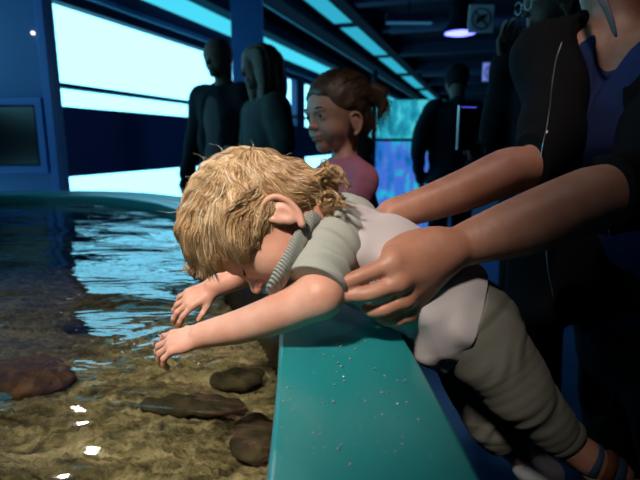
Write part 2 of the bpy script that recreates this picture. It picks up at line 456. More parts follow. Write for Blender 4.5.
# cross beams and ducts of the dark ceiling
beams = [(4.9, .16, .10), (6.3, .2, .16), (8.0, .16, .14), (9.8, .25, .2), (12.2, .2, .2), (15, .2, .2), (18, .2, .2), (22, .2, .2)]
for i, (s, w_, h_) in enumerate(beams):
    struct(sbox(s, s + w_, -1.6, 4.0, 2.9 - h_, 2.9).build('trim_%d' % (8 + i), M['beam']))
dz = [('upper', 7.2, 2.62), ('lower', 11.0, 2.5)]
for nm, s, z in dz:
    o = MB().tube([ST(s, -1.3, z), ST(s, 3.9, z)], .07, 14).build('ceiling_duct', M['beam'], smooth=True)
    prop(o, 'dim round duct crossing under the dark ceiling, the %s of two' % nm, 'duct', 'round ducts under the ceiling')
# short batten lamp
p0 = P(386, 26, 6.0); p1 = P(432, 20, 6.0)
e = empty('batten_lamp', (p0 + p1) / 2, 'slim batten lamp with pale lower edge under dark ceiling, left of round lamp', 'lamp')
dv = nrm((p1 - p0) * V(1, 1, 0)); bx_ = np.stack([dv, np.cross(UZ, dv), UZ]); mid = (p0 + p1) / 2
MB().box(mid + UZ * .05, (.56, .12, .09), bx_).build('housing', M['ceil'], e)
MB().box(mid, (.54, .08, .018), bx_).build('diffuser', emission('batten diffuser', (.02, .10, .20), 1), e)
MB().tube([mid + UZ * .09, V(mid[0], mid[1], 2.9)], .012).build('hanger', M['ceil'], e)

# round pendant lamp
lc = P(460, 33, 5.5)
e = empty('pendant_lamp', lc, 'round lamp glowing violet white under a black can, beside the no photo sign', 'lamp')
ring = lambda c, r, z, n=32: [c + V(r * math.cos(2 * math.pi * i / n), r * math.sin(2 * math.pi * i / n), z) for i in range(n)]
def lathe(c, prof, n=32):
    v, f = [], []
    for r, z in prof: v += ring(c, r, z, n)
    for j in range(len(prof) - 1):
        for i in range(n): f.append((j * n + i, j * n + (i + 1) % n, (j + 1) * n + (i + 1) % n, (j + 1) * n + i))
    f.append(list(range(n))[::-1]); f.append([(len(prof) - 1) * n + i for i in range(n)])
    m_ = MB(); m_.add(v, f); return m_
lathe(lc, [(.10, -.02), (.165, -.005), (.165, .02), (.1, .022)]).build('lens', M['lamp'], e, True)
lathe(lc, [(.185, .0), (.19, .03), (.15, .07), (.12, .12), (.12, .42), (.05, .45)]).build('can', M['ceil'], e, True)
MB().tube([lc + UZ * .44, V(lc[0], lc[1], 2.9)], .015).build('rod', M['ceil'], e)
pl = bpy.data.lights.new('lamp_light', 'POINT'); pl.energy = 14; pl.color = (.3, .35, 1); pl.shadow_soft_size = .12
lo = bpy.data.objects.new('lamp_light', pl); C.objects.link(lo); lo.location = tuple(lc - UZ * .15 - V(0, .05, 0))

# hanging prohibition signs
M['sign'] = mat('sign white', (.75, .78, .85), .6); M['sign_red'] = mat('sign dark ring', (.09, .06, .12), .6)
def sign(px, py, d, w, lb):
    c = P(px, py, d); e = empty('prohibition_sign', c, lb, 'sign', 'prohibition signs under the ceiling')
    ax = np.stack([RX, V(0, 1, 0), UZ])
    MB().box(c, (w, .012, w * 1.05), ax).build('board', M['sign'], e, bevel=.003)
    y = c - V(0, .010, 0); mr = MB(); n = 28; R_ = w * .38
    pts = [y + V(R_ * math.cos(2 * math.pi * i / n), 0, R_ * math.sin(2 * math.pi * i / n)) for i in range(n + 1)]
    mr.tube(pts, w * .032, 6); mr.tube([y + V(-R_ * .7, 0, R_ * .7), y + V(R_ * .7, 0, -R_ * .7)], w * .032, 6)
    mr.build('prohibition_ring', M['sign_red'], e, True)
    cm = MB(); cm.tube([y + V(-w * .2, 0, -w * .17), y + V(w * .02, 0, 0), y + V(w * .2, 0, w * .16)], w * .035, 6)
    cm.box(y + V(w * .06, 0, w * .07), (w * .17, .006, w * .13), ax); cm.box(y + V(-w * .12, 0, -w * .02), (w * .10, .006, w * .14), ax)
    cm.build('pictogram', M['screen'], e)
    hg = MB()
    for q in (-.35, .35): hg.tube([c + V(w * q, 0, w * .5), V(c[0] + w * q, c[1], 2.9)], .003, 5)
    hg.build('hanger', M['ceil'], e)
sign(481, 19, 4.0, .20, 'larger white prohibition sign hanging beside the round violet lamp')
sign(491, 72, 6.0, .20, 'smaller white prohibition sign hanging below and farther back than the one by the lamp')

# display cabinet with a dark monitor at left, standing square to the view
e = empty('display_panel', (-1.98, 3.1, 0), 'tall blue display panel with paler frame at the left edge', 'display panel')
MB().box((-1.95, 3.26, 1.3), (.60, .10, 2.6)).build('board', M['panel_blue'], e, bevel=.005)
f = MB(); xr = -1.665
f.box((xr, 3.19, 1.3), (.05, .05, 2.6)); 
f.build('edge_post', M['frame_blue'], e, bevel=.004)
f = MB()
f.box((-1.965, 3.19, 1.345), (.50, .04, .045)); f.box((-1.965, 3.19, .93), (.50, .04, .045)); f.box((xr - .065, 3.189, 1.137), (.045, .041, .46))
f.build('monitor_surround', M['frame_blue'], e, bevel=.004)
o = empty('monitor', (-1.98, 3.17, 1.13), 'black switched-off monitor set in the blue display panel', 'monitor')
MB().box((-1.985, 3.195, 1.137), (.46, .03, .37)).build('housing', M['black'], o)
MB().box((-1.985, 3.175, 1.137), (.445, .008, .35)).build('screen', M['screen'], o)
ws = P(33, 33, 3.0)
o = lathe(ws, [(.008, -.008), (.012, 0), (.008, .008)], 12).build('indicator_light', emission('white indicator', (1, .9, .8), 2.5), smooth=True)
prop(o, 'tiny white point light on the blue panel above the monitor', 'light')

# free blue pillar
pc = P(249, 90, 5.0)
struct(MB().box((pc[0], pc[1], 1.28), (.30, .14, 2.56)).build('trim_30', M['pillar_blue'], bevel=.004))

# aquarium at the far end of the window wall
m = bpy.data.materials.new('lit aquarium water'); m.use_nodes = True; nt = m.node_tree; nt.nodes.clear()
em = nt.nodes.new('ShaderNodeEmission'); ou = nt.nodes.new('ShaderNodeOutputMaterial'); tc = nt.nodes.new('ShaderNodeTexCoord')
nz = nt.nodes.new('ShaderNodeTexNoise'); nz.inputs['Scale'].default_value = 6; nz.inputs['Detail'].default_value = 5
mp = nt.nodes.new('ShaderNodeMapping'); mp.inputs['Scale'].default_value = (1.6, 1, .8)
r = nt.nodes.new('ShaderNodeValToRGB'); el = r.color_ramp.elements
el[0].position = .32; el[0].color = (.01, .13, .42, 1); el[1].position = .72; el[1].color = (.02, .70, .85, 1)
x = el.new(.45); x.color = (.03, .22, .80, 1); x = el.new(.52); x.color = (.10, .16, .75, 1); x = el.new(.60); x.color = (.02, .42, .80, 1)
nt.links.new(tc.outputs['Object'], mp.inputs[0]); nt.links.new(mp.outputs[0], nz.inputs[0]); nt.links.new(nz.outputs[0], r.inputs[0]); nt.links.new(r.outputs[0], em.inputs[0])
em.inputs[1].default_value = .85; nt.links.new(em.outputs[0], ou.inputs[0])
band_m = m.copy(); band_m.name = 'bright aquarium surface'; q_ = band_m.node_tree; [setattr(el_, 'color', c_) for el_, c_ in zip([n_ for n_ in q_.nodes if n_.type == 'VALTORGB'][0].color_ramp.elements, ((.01, .22, .35, 1), (.02, .36, .50, 1), (.03, .48, .65, 1), (.10, .75, .85, 1), (.02, .45, .60, 1)))]
ad = 5.6; a0 = P(372, 238, ad); a1 = P(436, 141, ad); a2 = P(436, 104, ad)
e = empty('aquarium', (a0[0], a0[1], 0), 'glowing blue and violet aquarium wall between the girl and the dark figure', 'aquarium')
cx = (a0[0] + a1[0]) / 2; wd = a1[0] - a0[0] + .1; yy = a0[1] + .2
MB().box((cx, yy, (a0[2] + a1[2]) / 2), (wd, .3, a1[2] - a0[2])).build('tank', m, e)
MB().box((cx, yy + .05, (a1[2] + a2[2]) / 2 + .03), (wd, .3, a2[2] - a1[2])).build('light_band', band_m, e)
f = MB()
f.box((a0[0] - .0, yy - .16, 1.0), (.05, .04, 1.7)); f.box((cx + .05, yy - .16, a1[2] + .01), (wd, .04, .03))
f.box((cx, yy, a0[2] / 2 - .03), (wd, .34, a0[2] - .08))
f.build('stand', M['beam'], e, bevel=.004)
# spots of light along the band, put in as small glowing boxes
rr = random.Random(3); f = MB()
for i in range(26):
    q = P(rr.uniform(382, 428), rr.uniform(110, 137), ad - .02); f.box(q, (rr.uniform(.03, .1), .01, rr.uniform(.02, .07)))
f.build('light_spots', emission('bright spots', (.25, .95, 1), 1.4), e)

# ------------------------------------------------------------------ the touch pool
RZ = .83; WZ = .792; FZ = .60
def catmull(pts, n=10):
    pts = [V(*p) for p in pts]; out = []
    for i in range(1, len(pts) - 2):
        a, b, c, d = pts[i - 1:i + 3]
        for j in range(n):
            t = j / n; out.append(.5 * ((2 * b) + (c - a) * t + (2 * a - 5 * b + 4 * c - d) * t * t + (3 * b - a - 3 * c + d) * t ** 3))
    out.append(pts[-2]); return out
path = [(.05, -1.4), (.05, -1.2), (.05, -.4), (.047, .2), (.040, .5), (.028, .72), (.018, .92), (-.05, 1.15), (-.18, 1.45), (-.33, 1.77), (-.52, 2.12), (-.76, 2.43), (-1.12, 2.68), (-1.6, 2.72), (-2.05, 2.5), (-2.35, 2.0), (-2.55, 1.2), (-2.6, 0), (-2.6, -1.2), (-2.5, -1.4)]
cl = catmull([V(a, b, 0) for a, b in path], 12)
e = empty('touch_pool', (-1.4, .8, 0), 'teal touch pool of shallow water with broad smooth rim', 'pool')
def side(off):
    out = []
    for i, p in enumerate(cl):
        t = nrm(cl[min(i + 1, len(cl) - 1)] - cl[max(i - 1, 0)]); nn = V(t[1], -t[0], 0); out.append(p + nn * off)
    return out
def wid(i): # rim grows broader at the far side
    y = cl[i][1]; return .089 + .02 * min(1, max(0, (y - 1.2) / 1.2))
prof = [(-1, -.05), (-1, -.03), (-1, -.011), (-.99, -.005), (-.96, -.001), (-.92, 0), (-.5, 0), (0, 0), (.5, 0), (.92, 0), (.96, -.001), (.99, -.005), (1, -.011), (1, -.03), (1, -.83 + .02)]
v, fcs = [], []
for i, p in enumerate(cl):
    t = nrm(cl[min(i + 1, len(cl) - 1)] - cl[max(i - 1, 0)]); nn = V(t[1], -t[0], 0)
    for a, z in prof: v.append(p + nn * a * wid(i) + V(0, 0, RZ + z))
m_ = len(prof)
for i in range(len(cl) - 1):
    for j in range(m_ - 1): fcs.append((i * m_ + j, (i + 1) * m_ + j, (i + 1) * m_ + j + 1, i * m_ + j + 1))
mesh_obj('rim', v, [f_[::-1] for f_ in fcs], M['rim'], e)
lv, lf = [], []
for i, p in enumerate(cl):
    t = nrm(cl[min(i + 1, len(cl) - 1)] - cl[max(i - 1, 0)]); nn = V(t[1], -t[0], 0)
    lv += [p - nn * wid(i) + V(0, 0, RZ - .046), p - nn * (wid(i) - .012) + V(0, 0, RZ - .046), p - nn * (wid(i) - .012) + V(0, 0, FZ - .03)]
for i in range(len(cl) - 1):
    for j in range(2): lf.append((i * 3 + j, i * 3 + j + 1, i * 3 + j + 4, i * 3 + j + 3))
mesh_obj('liner', lv, lf, M['liner'], e)
inner = [p + V(nn[0], nn[1], 0) * 0 for p, nn in zip(cl, cl)]
ins = [];
for i, p in enumerate(cl):
    t = nrm(cl[min(i + 1, len(cl) - 1)] - cl[max(i - 1, 0)]); nn = V(t[1], -t[0], 0); ins.append(p - nn * (wid(i) - .005))
ins = np.array(ins)
def inpoly(x, y):
    c = np.zeros(x.shape, bool); n = len(ins)
    for i in range(n):
        x0, y0 = ins[i][:2]; x1, y1 = ins[i - 1][:2]
        cond = ((y0 > y) != (y1 > y)) & (x < (x1 - x0) * (y - y0) / (y1 - y0 + 1e-12) + x0); c ^= cond
    return c
def ripples(x, y):
    z = .0016 * np.sin(9 * y + 2.2 * x + 1.6 * np.sin(3.1 * x + 1)) + .0013 * np.sin(17 * y - 5 * x + 1.3 * np.sin(5 * x) + 2) + .0009 * np.sin(31 * y + 9 * x + 2 * np.sin(7 * x + 3 * y)) + .0006 * np.sin(24 * x + 19 * y + 1.5 * np.sin(11 * y))
    fade = np.clip(1.25 - .28 * np.hypot(x, y - .5), .35, 1.1)
    z *= fade
    for cx_, cy_, a, ln in ((-.22, .71, .0016, .045),):
        r_ = np.hypot(x - cx_, y - cy_); z = z + a * np.cos(2 * np.pi * r_ / ln + np.sin(3 * np.arctan2(y - cy_, x - cx_))) * np.exp(-r_ / .07)
    return z
# adaptive grid: fine near the camera
gy = np.concatenate([np.arange(-1.3, .25, .04), np.arange(.25, 1.3, .007), np.arange(1.3, 3.1, .02)]); gx = np.concatenate([np.arange(-2.7, -1.2, .03), np.arange(-1.2, .06, .007)])
X_, Y_ = np.meshgrid(gx, gy, indexing='ij')
def grid_mesh(name, Z, mm, par, maskpad=0):
    vv = np.stack([X_, Y_, Z], -1).reshape(-1, 3); idx = np.arange(X_.size).reshape(X_.shape)
    q = np.stack([idx[:-1, :-1], idx[1:, :-1], idx[1:, 1:], idx[:-1, 1:]], -1).reshape(-1, 4)
    xc = vv[q].mean(1); keep = inpoly(xc[:, 0], xc[:, 1])
    # keep faces whose centre lies inside or next to the rim (their outer ends run into it)
    return mesh_obj(name, vv, q[keep], mm, par)

# water: clear layer with a mirror skin, slightly olive
m = bpy.data.materials.new('pool water'); m.use_nodes = True; nt = m.node_tree; nt.nodes.clear()
tr = nt.nodes.new('ShaderNodeBsdfTransparent'); tr.inputs[0].default_value = (.80, .80, .66, 1)
gl = nt.nodes.new('ShaderNodeBsdfGlossy'); gl.inputs['Roughness'].default_value = .035; gl.inputs[0].default_value = (1, 1, 1, 1)
fr_ = nt.nodes.new('ShaderNodeFresnel'); fr_.inputs['IOR'].default_value = 1.33
mx = nt.nodes.new('ShaderNodeMixShader'); ou = nt.nodes.new('ShaderNodeOutputMaterial')
tc = nt.nodes.new('ShaderNodeTexCoord'); nz = nt.nodes.new('ShaderNodeTexNoise'); nz.inputs['Scale'].default_value = 5.5; nz.inputs['Detail'].default_value = 3; nz.inputs['Distortion'].default_value = .6
mp = nt.nodes.new('ShaderNodeMapping'); mp.inputs['Scale'].default_value = (.8, 2.2, 1); mp.inputs['Rotation'].default_value = (0, 0, .15)
bp = nt.nodes.new('ShaderNodeBump'); bp.inputs['Distance'].default_value = .006; bp.inputs['Strength'].default_value = .8
L_ = nt.links.new
L_(tc.outputs['Object'], mp.inputs[0]); L_(mp.outputs[0], nz.inputs[0]); L_(nz.outputs[0], bp.inputs['Height']); L_(bp.outputs[0], gl.inputs['Normal']); L_(bp.outputs[0], fr_.inputs['Normal'])
L_(fr_.outputs[0], mx.inputs[0]); L_(tr.outputs[0], mx.inputs[1]); L_(gl.outputs[0], mx.inputs[2]); L_(mx.outputs[0], ou.inputs[0])
w_ = grid_mesh('pool_water', WZ + ripples(X_, Y_), m, None); prop(w_, 'rippled shallow sea water filling the touch pool, mirroring the cyan windows', 'water'); w_['kind'] = 'stuff'
# sand bed
sb = FZ + .012 * np.sin(7 * X_ + 3 * Y_) * np.sin(5 * Y_ - 2 * X_) + .005 * np.sin(19 * X_ + 2 * np.sin(9 * Y_)) + .003 * rng.standard_normal(X_.shape)
m = bpy.data.materials.new('sand bed'); m.use_nodes = True; nt = m.node_tree; b = nt.nodes['Principled BSDF']; b.inputs['Roughness'].default_value = .9
tc = nt.nodes.new('ShaderNodeTexCoord'); mp = nt.nodes.new('ShaderNodeMapping'); mp.inputs['Scale'].default_value = (1, 1.7, 1); mp.inputs['Rotation'].default_value = (0, 0, -.25)
n1 = nt.nodes.new('ShaderNodeTexNoise'); n1.inputs['Scale'].default_value = 8; n1.inputs['Detail'].default_value = 7; n1.inputs['Distortion'].default_value = 2.6; n1.inputs['Roughness'].default_value = .6
r = nt.nodes.new('ShaderNodeValToRGB'); el = r.color_ramp.elements; el[0].position = .33; el[0].color = (.045, .038, .022, 1); el[1].position = .72; el[1].color = (.56, .50, .36, 1)
x = el.new(.46); x.color = (.17, .148, .09, 1); x = el.new(.56); x.color = (.32, .28, .185, 1)
n2 = nt.nodes.new('ShaderNodeTexNoise'); n2.inputs['Scale'].default_value = 120; n2.inputs['Detail'].default_value = 3
bp = nt.nodes.new('ShaderNodeBump'); bp.inputs['Distance'].default_value = .004
nt.links.new(tc.outputs['Object'], mp.inputs[0]); nt.links.new(mp.outputs[0], n1.inputs[0]); nt.links.new(n1.outputs[0], r.inputs[0]); nt.links.new(r.outputs[0], b.inputs[0])
nt.links.new(tc.outputs['Object'], n2.inputs[0]); nt.links.new(n2.outputs[0], bp.inputs['Height']); nt.links.new(bp.outputs[0], b.inputs['Normal'])
o = grid_mesh('sand_bed', sb, m, None); prop(o, 'mottled brown sand covering the bottom of the touch pool', 'sand'); o['kind'] = 'stuff'
sh = []
# basin under the sand, closing the pool to the floor
bs = MB(); n = len(ins); bs.add([(p[0], p[1], FZ - .05) for p in ins] + [(p[0], p[1], FZ - .08) for p in ins], [list(range(n)), list(range(n, 2 * n))[::-1]])
bs.build('basin', M['dark_blue'], e)

# stones on the sand
M['stone'] = mat('brown stone', (.10, .048, .018), .8, noise=(26, (.26, .14, .05), 6), bump=(45, .010))
M['stone2'] = mat('dark stone', (.030, .026, .020), .8, noise=(30, (.075, .06, .035), 6), bump=(45, .008))
def atz(px, py, z):
    r_ = P(px, py, 1) - CAM; k_ = (z - H) / r_[2]; return CAM + r_ * k_
def stone(px, py, r3, mm, lb, seed):
    c = atz(px, py, FZ + r3[2] * .3); q = S(); q.ell(c, r3, None, .01); g = np.random.default_rng(seed)
    for i in range(5):
        o_ = V(*(g.uniform(-.7, .7, 3) * r3)); o_[2] = abs(o_[2]) * .4; q.ell(c + o_, np.array(r3) * g.uniform(.35, .6), None, .012)
    q.disp = lambda X: .003 * sn(X, 120, seed, (1, .4, .2)) * sn(X, 90, 1, (-.3, 1, .5))
    o = q.build('stone', .005, mm); prop(o, lb, 'stone', 'stones on the pool bed')
stone(20, 380, (.11, .075, .035), M['stone'], 'big rust brown stone under water at the left edge', 1)
stone(75, 326, (.035, .025, .015), M['stone2'], 'small dark stone under water up and right of the rust brown stone', 2)
stone(195, 405, (.10, .032, .014), M['stone2'], 'long dark stone lying under water below the wrist of the toddler', 3)
stone(235, 380, (.055, .035, .018), M['stone2'], 'dark stone under water close to the rim, below the forearm', 4)
stone(255, 440, (.04, .06, .02), M['stone2'], 'dark stone under water against the teal rim wall near the bottom', 5)

# splash drops around the hand and wet drops on the rim
M['drop'] = mat('water drop', (.8, .85, .85), .05, spec=1.0); 
nt = M['drop'].node_tree; nt.nodes['Principled BSDF'].inputs['Transmission Weight'].default_value = .7
dr = MB(); rr = random.Random(5)
def blob(c, r, sq=1):
    lat = [(-.9, .44), (-.2, .98), (.5, .87), (.95, .3)]; v = []
    for z, q in lat: v += [c + V(r * q * math.cos(a * 1.047), r * q * math.sin(a * 1.047), r * z * sq) for a in range(6)]
    f = [(j * 6 + i, j * 6 + (i + 1) % 6, (j + 1) * 6 + (i + 1) % 6, (j + 1) * 6 + i) for j in range(3) for i in range(6)]; f += [[5, 4, 3, 2, 1, 0], [18, 19, 20, 21, 22, 23]]
    return v, f
for i in range(110):
    a = rr.uniform(0, 6.28); q = rr.uniform(.01, .09); c = V(-.20 + q * math.cos(a) * 1.3, .70 + q * math.sin(a) * .6, WZ + .003 + rr.random() ** 2 * .035)
    dr.add(*blob(c, rr.uniform(.0008, .0022)))
o = dr.build('splash_drops', M['drop'], smooth=True); prop(o, 'tiny water drops splashing around the near hand', 'water drops'); o['kind'] = 'stuff'
dr = MB()
for i in range(75):
    y = rr.uniform(.38, .66); x = .03 + rr.uniform(-.07, .07); 
    dr.add(*blob(V(x, y, RZ + .0016), rr.uniform(.0006, .0019), .6))
o = dr.build('rim_drops', M['drop'], smooth=True); prop(o, 'small wet drops scattered on the teal rim top', 'water drops'); o['kind'] = 'stuff'

# bright windows/lamps need light from the room: warm spot over the pool, a back lamp, added fills, faint blue haze of the hall
def spot(name, loc, tgt, e_, col, size, blend=1, soft=.05):
    l = bpy.data.lights.new(name, 'SPOT'); l.energy = e_; l.color = col; l.spot_size = math.radians(size); l.spot_blend = blend; l.shadow_soft_size = soft
    o = bpy.data.objects.new(name, l); C.objects.link(o); o.location = tuple(loc); o.rotation_euler = Vector(V(*tgt) - V(*loc)).to_track_quat('-Z', 'Y').to_euler(); return o
spot('pool_spot', (-.55, -.35, 2.3), (-.17, .69, .84), 185, (1.0, .88, .78), 32, 1, .09)
spot('pool_spot_back', (-1.5, 2.8, 2.5), (-.45, .62, .8), 50, (1.0, .88, .76), 36, 1, .035)
spot('girl_fill', (.25, .30, 2.7), (.19, 1.15, 1.0), 56, (1.0, .82, .77), 36, 1, .08)  # added fill that brightens the girl and the woman's forearms
spot('sand_fill', (-1.9, .3, 2.6), (-.85, 1.0, .7), 85, (1.0, .90, .76), 46, 1, .06)  # added fill that brightens the sand where the main spot falls short
spot('blue_wash', (.6, 5.5, 2.8), (.3, 3.5, 0), 15, (.12, .4, 1.0), 110, 1, .3)
w = bpy.data.worlds.new('world'); SC.world = w; w.use_nodes = True; w.node_tree.nodes['Background'].inputs[0].default_value = (.02, .05, .1, 1); w.node_tree.nodes['Background'].inputs[1].default_value = .1
SC.view_settings.view_transform = 'Standard'; SC.view_settings.look = 'None'; SC.view_settings.gamma = 1; SC.view_settings.exposure = 0; SC.view_settings.use_curve_mapping = False
SC.cycles.use_denoising = True; SC.cycles.max_bounces = 6; SC.cycles.caustics_reflective = False; SC.cycles.caustics_refractive = False; SC.cycles.sample_clamp_indirect = 4
# ------------------------------------------------------------------ the toddler
tod = empty('person', P(400, 330, .74) * V(1, 1, 0) + V(0, 0, RZ), 'blond toddler in white and sage shirt lying over the teal rim, reaching into the pool', 'person')
TF = nrm(-.36 * RX - .90 * UPC - .16 * FWC); TU = -.90 * RX + .37 * UPC + .04 * FWC
tf = Frame(P(265, 220, .70), TF, TU); TK = 1.03
T = lambda f, u, l: tf(f, u, l, TK)
b = S(); b.disp = None
head(b, tf, TK)
b.chain([T(-.03, -.05, 0), P(312, 236, .73), P(338, 252, .755)], [.038, .035, .046], .02)
b.chain([P(350, 258, .76), P(400, 282, .77), P(455, 315, .79)], [.066, .070, .066], .03)
b.chain([P(330, 250, .69), P(345, 245, .76), P(350, 240, .82)], [.035, .05, .035], .02)
# near arm
SHn = P(333, 250, .69); ELn = P(320, 296, .645); WRn = P(203, 335, .705)
b.chain([SHn, ELn], [.032, .028], .015)
b.chain([ELn, P(290, 309, .655), P(245, 325, .685), WRn], [.0285, .0275, .024, .0185], .012)
hand(b, WRn, nrm(P(150, 350, .725) - WRn), nrm(V(.1, -.45, .85)), .100, (14, 28, 22), 10, -1, 42, 1.12)
# far arm
SHf = P(345, 232, .83); ELf = P(275, 262, .90); WRf = P(214, 287, .90)
b.chain([SHf, ELf, WRf], [.032, .027, .0195], .015)
hand(b, WRf, nrm(P(180, 305, .88) - WRf), nrm(V(.1, -.6, .8)), .098, (16, 26, 20), 9, 1, 40, 1.12)
# legs
HPn = P(462, 322, .76); KNn = P(521, 394, .75); ANn = P(588, 458, .745); TOn = P(622, 474, .73)
HPf = P(458, 318, .84); KNf = P(497, 416, .86); ANf = P(528, 458, .88); TOf = P(548, 474, .86)
b.chain([HPn, KNn, P(556, 434, .75), ANn], [.056, .042, .030, .0225], .02)
b.chain([ANn, P(602, 468, .745), TOn], [.021, .023, .016], .015)
b.chain([HPf, KNf, ANf], [.06, .042, .027], .02); b.chain([ANf, TOf], [.024, .02], .015)
body_t = b
b.build('body', .0017, M['skin_baby'], tod)
# lips, lashes
lp = S(); lp.cap(T(.0815, -.0475, -.010), T(.0815, -.0475, .011), .0042 * TK, None, .003).cap(T(.0795, -.0555, -.008), T(.0795, -.0555, .009), .0048 * TK, None, .003); lp.build('lips', .0009, M['lip'], tod)
for q in (-1, 1):
    st = []
    for i in range(26):
        a = (i / 25 - .5) * 1.5
        p = T(.0775 * math.cos(a * .25), -.004 - .002 * math.cos(a * 2), q * (.027 + .0135 * math.sin(a))); p = b.project(p)
        st.append((np.array([p, p + tf.F * .004 - tf.U * .003, p + tf.F * .0065 - tf.U * .0035 + tf.L * .0008 * a]), .0005, 0))
    tubes_mesh('eyelashes', st, M['lash'], tod)
    st = []
    for i in range(60):
        a = rng.uniform(-1, 1); p = b.project(T(.078, .0165 + .003 * (1 - a * a) + rng.uniform(-.0015, .0015), q * (.027 + .017 * a)))
        st.append((np.array([p, p + tf.L * q * .004 + tf.U * .001, p + tf.L * q * .008]), .00035, .6))
    tubes_mesh('eyebrow', st, M['blond'], tod)

# shirt: white body with raglan sage sleeves
def folds(amp, terms):
    def f(X):
        s_ = 0
        for fr_q, ph, d, w in terms: s_ = s_ + w * np.sin((X @ V(*d)) * fr_q + ph + 1.3 * np.sin((X @ V(d[1], d[2], d[0])) * fr_q * .37 + ph))
        return amp * s_
    return f
TA = nrm(P(455, 315, .79) - P(345, 255, .76))                    # chest to hip
sh_ = S()
sh_.chain([P(337, 243, .755), P(352, 252, .76), P(395, 271, .77), P(450, 308, .785)], [.058, .072, .074, .079], .03)
sh_.cap(P(355, 255, .71), P(400, 280, .73), .042, .045, .03)
sh_.chain([P(425, 305, .73), P(437, 335, .745)], [.055, .048], .03)
sh_.cap(P(440, 303, .775), P(466, 322, .775), .077, .080, .03)
sh_.disp = folds(.0034, [(60, 0, (.9, .2, -.5), .8), (95, 2, (.3, .3, .9), .8), (170, 1, (.7, -.5, .5), .35)])
sh_.cut(P(480, 300, .72), .93 * RX - .36 * UPC + .1 * FWC)
sh_.cut(P(322, 235, .755), nrm(P(300, 236, .73) - P(345, 250, .76)))
sh_.build('shirt', .002, M['white_shirt'], tod)
for nm, A_, Bm, E_, R1, R2, sgn in (('sleeve', P(338, 238, .712), P(328, 252, .685), P(315, 285, .652), .042, .041, 1), ('sleeve', P(348, 225, .80), P(338, 235, .84), P(318, 248, .865), .05, .042, -1)):
    s2 = S(); s2.chain([A_, Bm, E_, E_ + (E_ - Bm) * .35], [R1, .044, R2, R2], .02)
    if sgn > 0: s2.cap(P(324, 230, .73), P(330, 250, .70), .030, .037, .02)
    dd = nrm(E_ - Bm)
    s2.disp = (lambda dd: lambda X: .0028 * np.sin((X @ (dd + V(.2, 0, .25))) * 270 + 2.6 * np.sin((X @ V(1, .2, .3)) * 32 + 1) + 1.2 * np.sin((X @ V(.2, .6, 1)) * 50)) * (.6 + .4 * np.sin(X[:, 0] * 60)))(dd)
    s2.cut(E_ + dd * .001, dd)
    s2.build('sleeve', .0017, M['sage'], tod)
cu = S(); dd = nrm(P(316, 285, .652) - P(330, 252, .685)); 
# ribbed collar
co = S(); cax = nrm(P(262, 222, .70) - P(318, 248, .74))
cp0 = [P(327, 205, .705), P(313, 217, .668), P(301, 238, .648), P(289, 260, .640), P(278, 280, .645), P(275, 294, .675), P(292, 292, .74), P(315, 262, .79), P(334, 226, .79), P(336, 206, .750), P(327, 205, .700)]
co.chain(cp0, [.0062] * len(cp0), .004, (cax, 1.9))
co.disp = lambda X: .0004 * np.sin((X @ cax) * 420)
co.build('collar', .0014, M['rib'], tod)
# label print on the tail of the shirt is only a dark smudge; trousers with a cuff
tr_ = S()
tr_.chain([P(445, 312, .80), P(468, 325, .80)], [.066, .070], .03)
tr_.chain([P(466, 324, .765), P(490, 352, .757), P(521, 392, .75), P(555, 430, .75)], [.077, .063, .050, .035], .02)
tr_.chain([P(462, 330, .84), P(497, 416, .86), P(514, 440, .87)], [.072, .055, .043], .03)
kd = nrm(P(553, 430, .75) - P(480, 335, .76))
tr_.disp = lambda X: .0013 * np.sin((X @ (kd + V(.35, .1, .45))) * 150 + 2.6 * np.sin((X @ V(.6, .3, 1)) * 38) + 1.9 * np.sin((X @ V(-.8, .2, .6)) * 71)) * (.5 + .5 * np.sin((X @ V(.3, .5, -1)) * 60)) * np.clip(.35 + 6.5 * ((X - P(480, 335, .76)) @ kd), .25, 1.5) + .0015 * sn(X, 90, 1, (.7, .2, -.6))
tr_.cut(P(566, 441, .75), nrm(P(556, 434, .75) - KNn))
tr_.cut(P(445, 318, .79), -TA)
tro = tr_.build('trousers', .002, M['trousers'], tod)
cf = S(); kx = nrm(P(556, 434, .75) - KNn); cf.tor(P(564, 438, .75), kx, .0285, .006, .004, 1.5); cf.build('trouser_cuff', .0017, M['trousers'], tro)
# sandal
fd = nrm(TOn - ANn)
sd = S(); sd.chain([P(594, 475, .745), P(625, 486, .73), P(640, 487, .72)], [.022, .022, .018], .01, (nrm(V(.25, 0, 1)), .42)); sdo = sd.build('sandal', .002, M['sandal'], tod)
for f_, mm_, R_ in ((.15, M['strap'], .0235), (.55, M['orange'], .0225), (.85, M['strap'], .0195)):
    s3 = S(); s3.tor(ANn + (TOn - ANn) * f_ + V(0, 0, -.001), fd, R_, .003, .003, 2.2); s3.build('sandal_strap', .002, mm_, sdo, 'orange sandal strap' if mm_ is M['orange'] else None)
sk = S(); sk.chain([ANf, P(532, 466, .87), TOf], [.032, .033, .027], .01); sk.build('shoe', .003, M['shoe'], tod, 'pale sock shoe on the far foot')

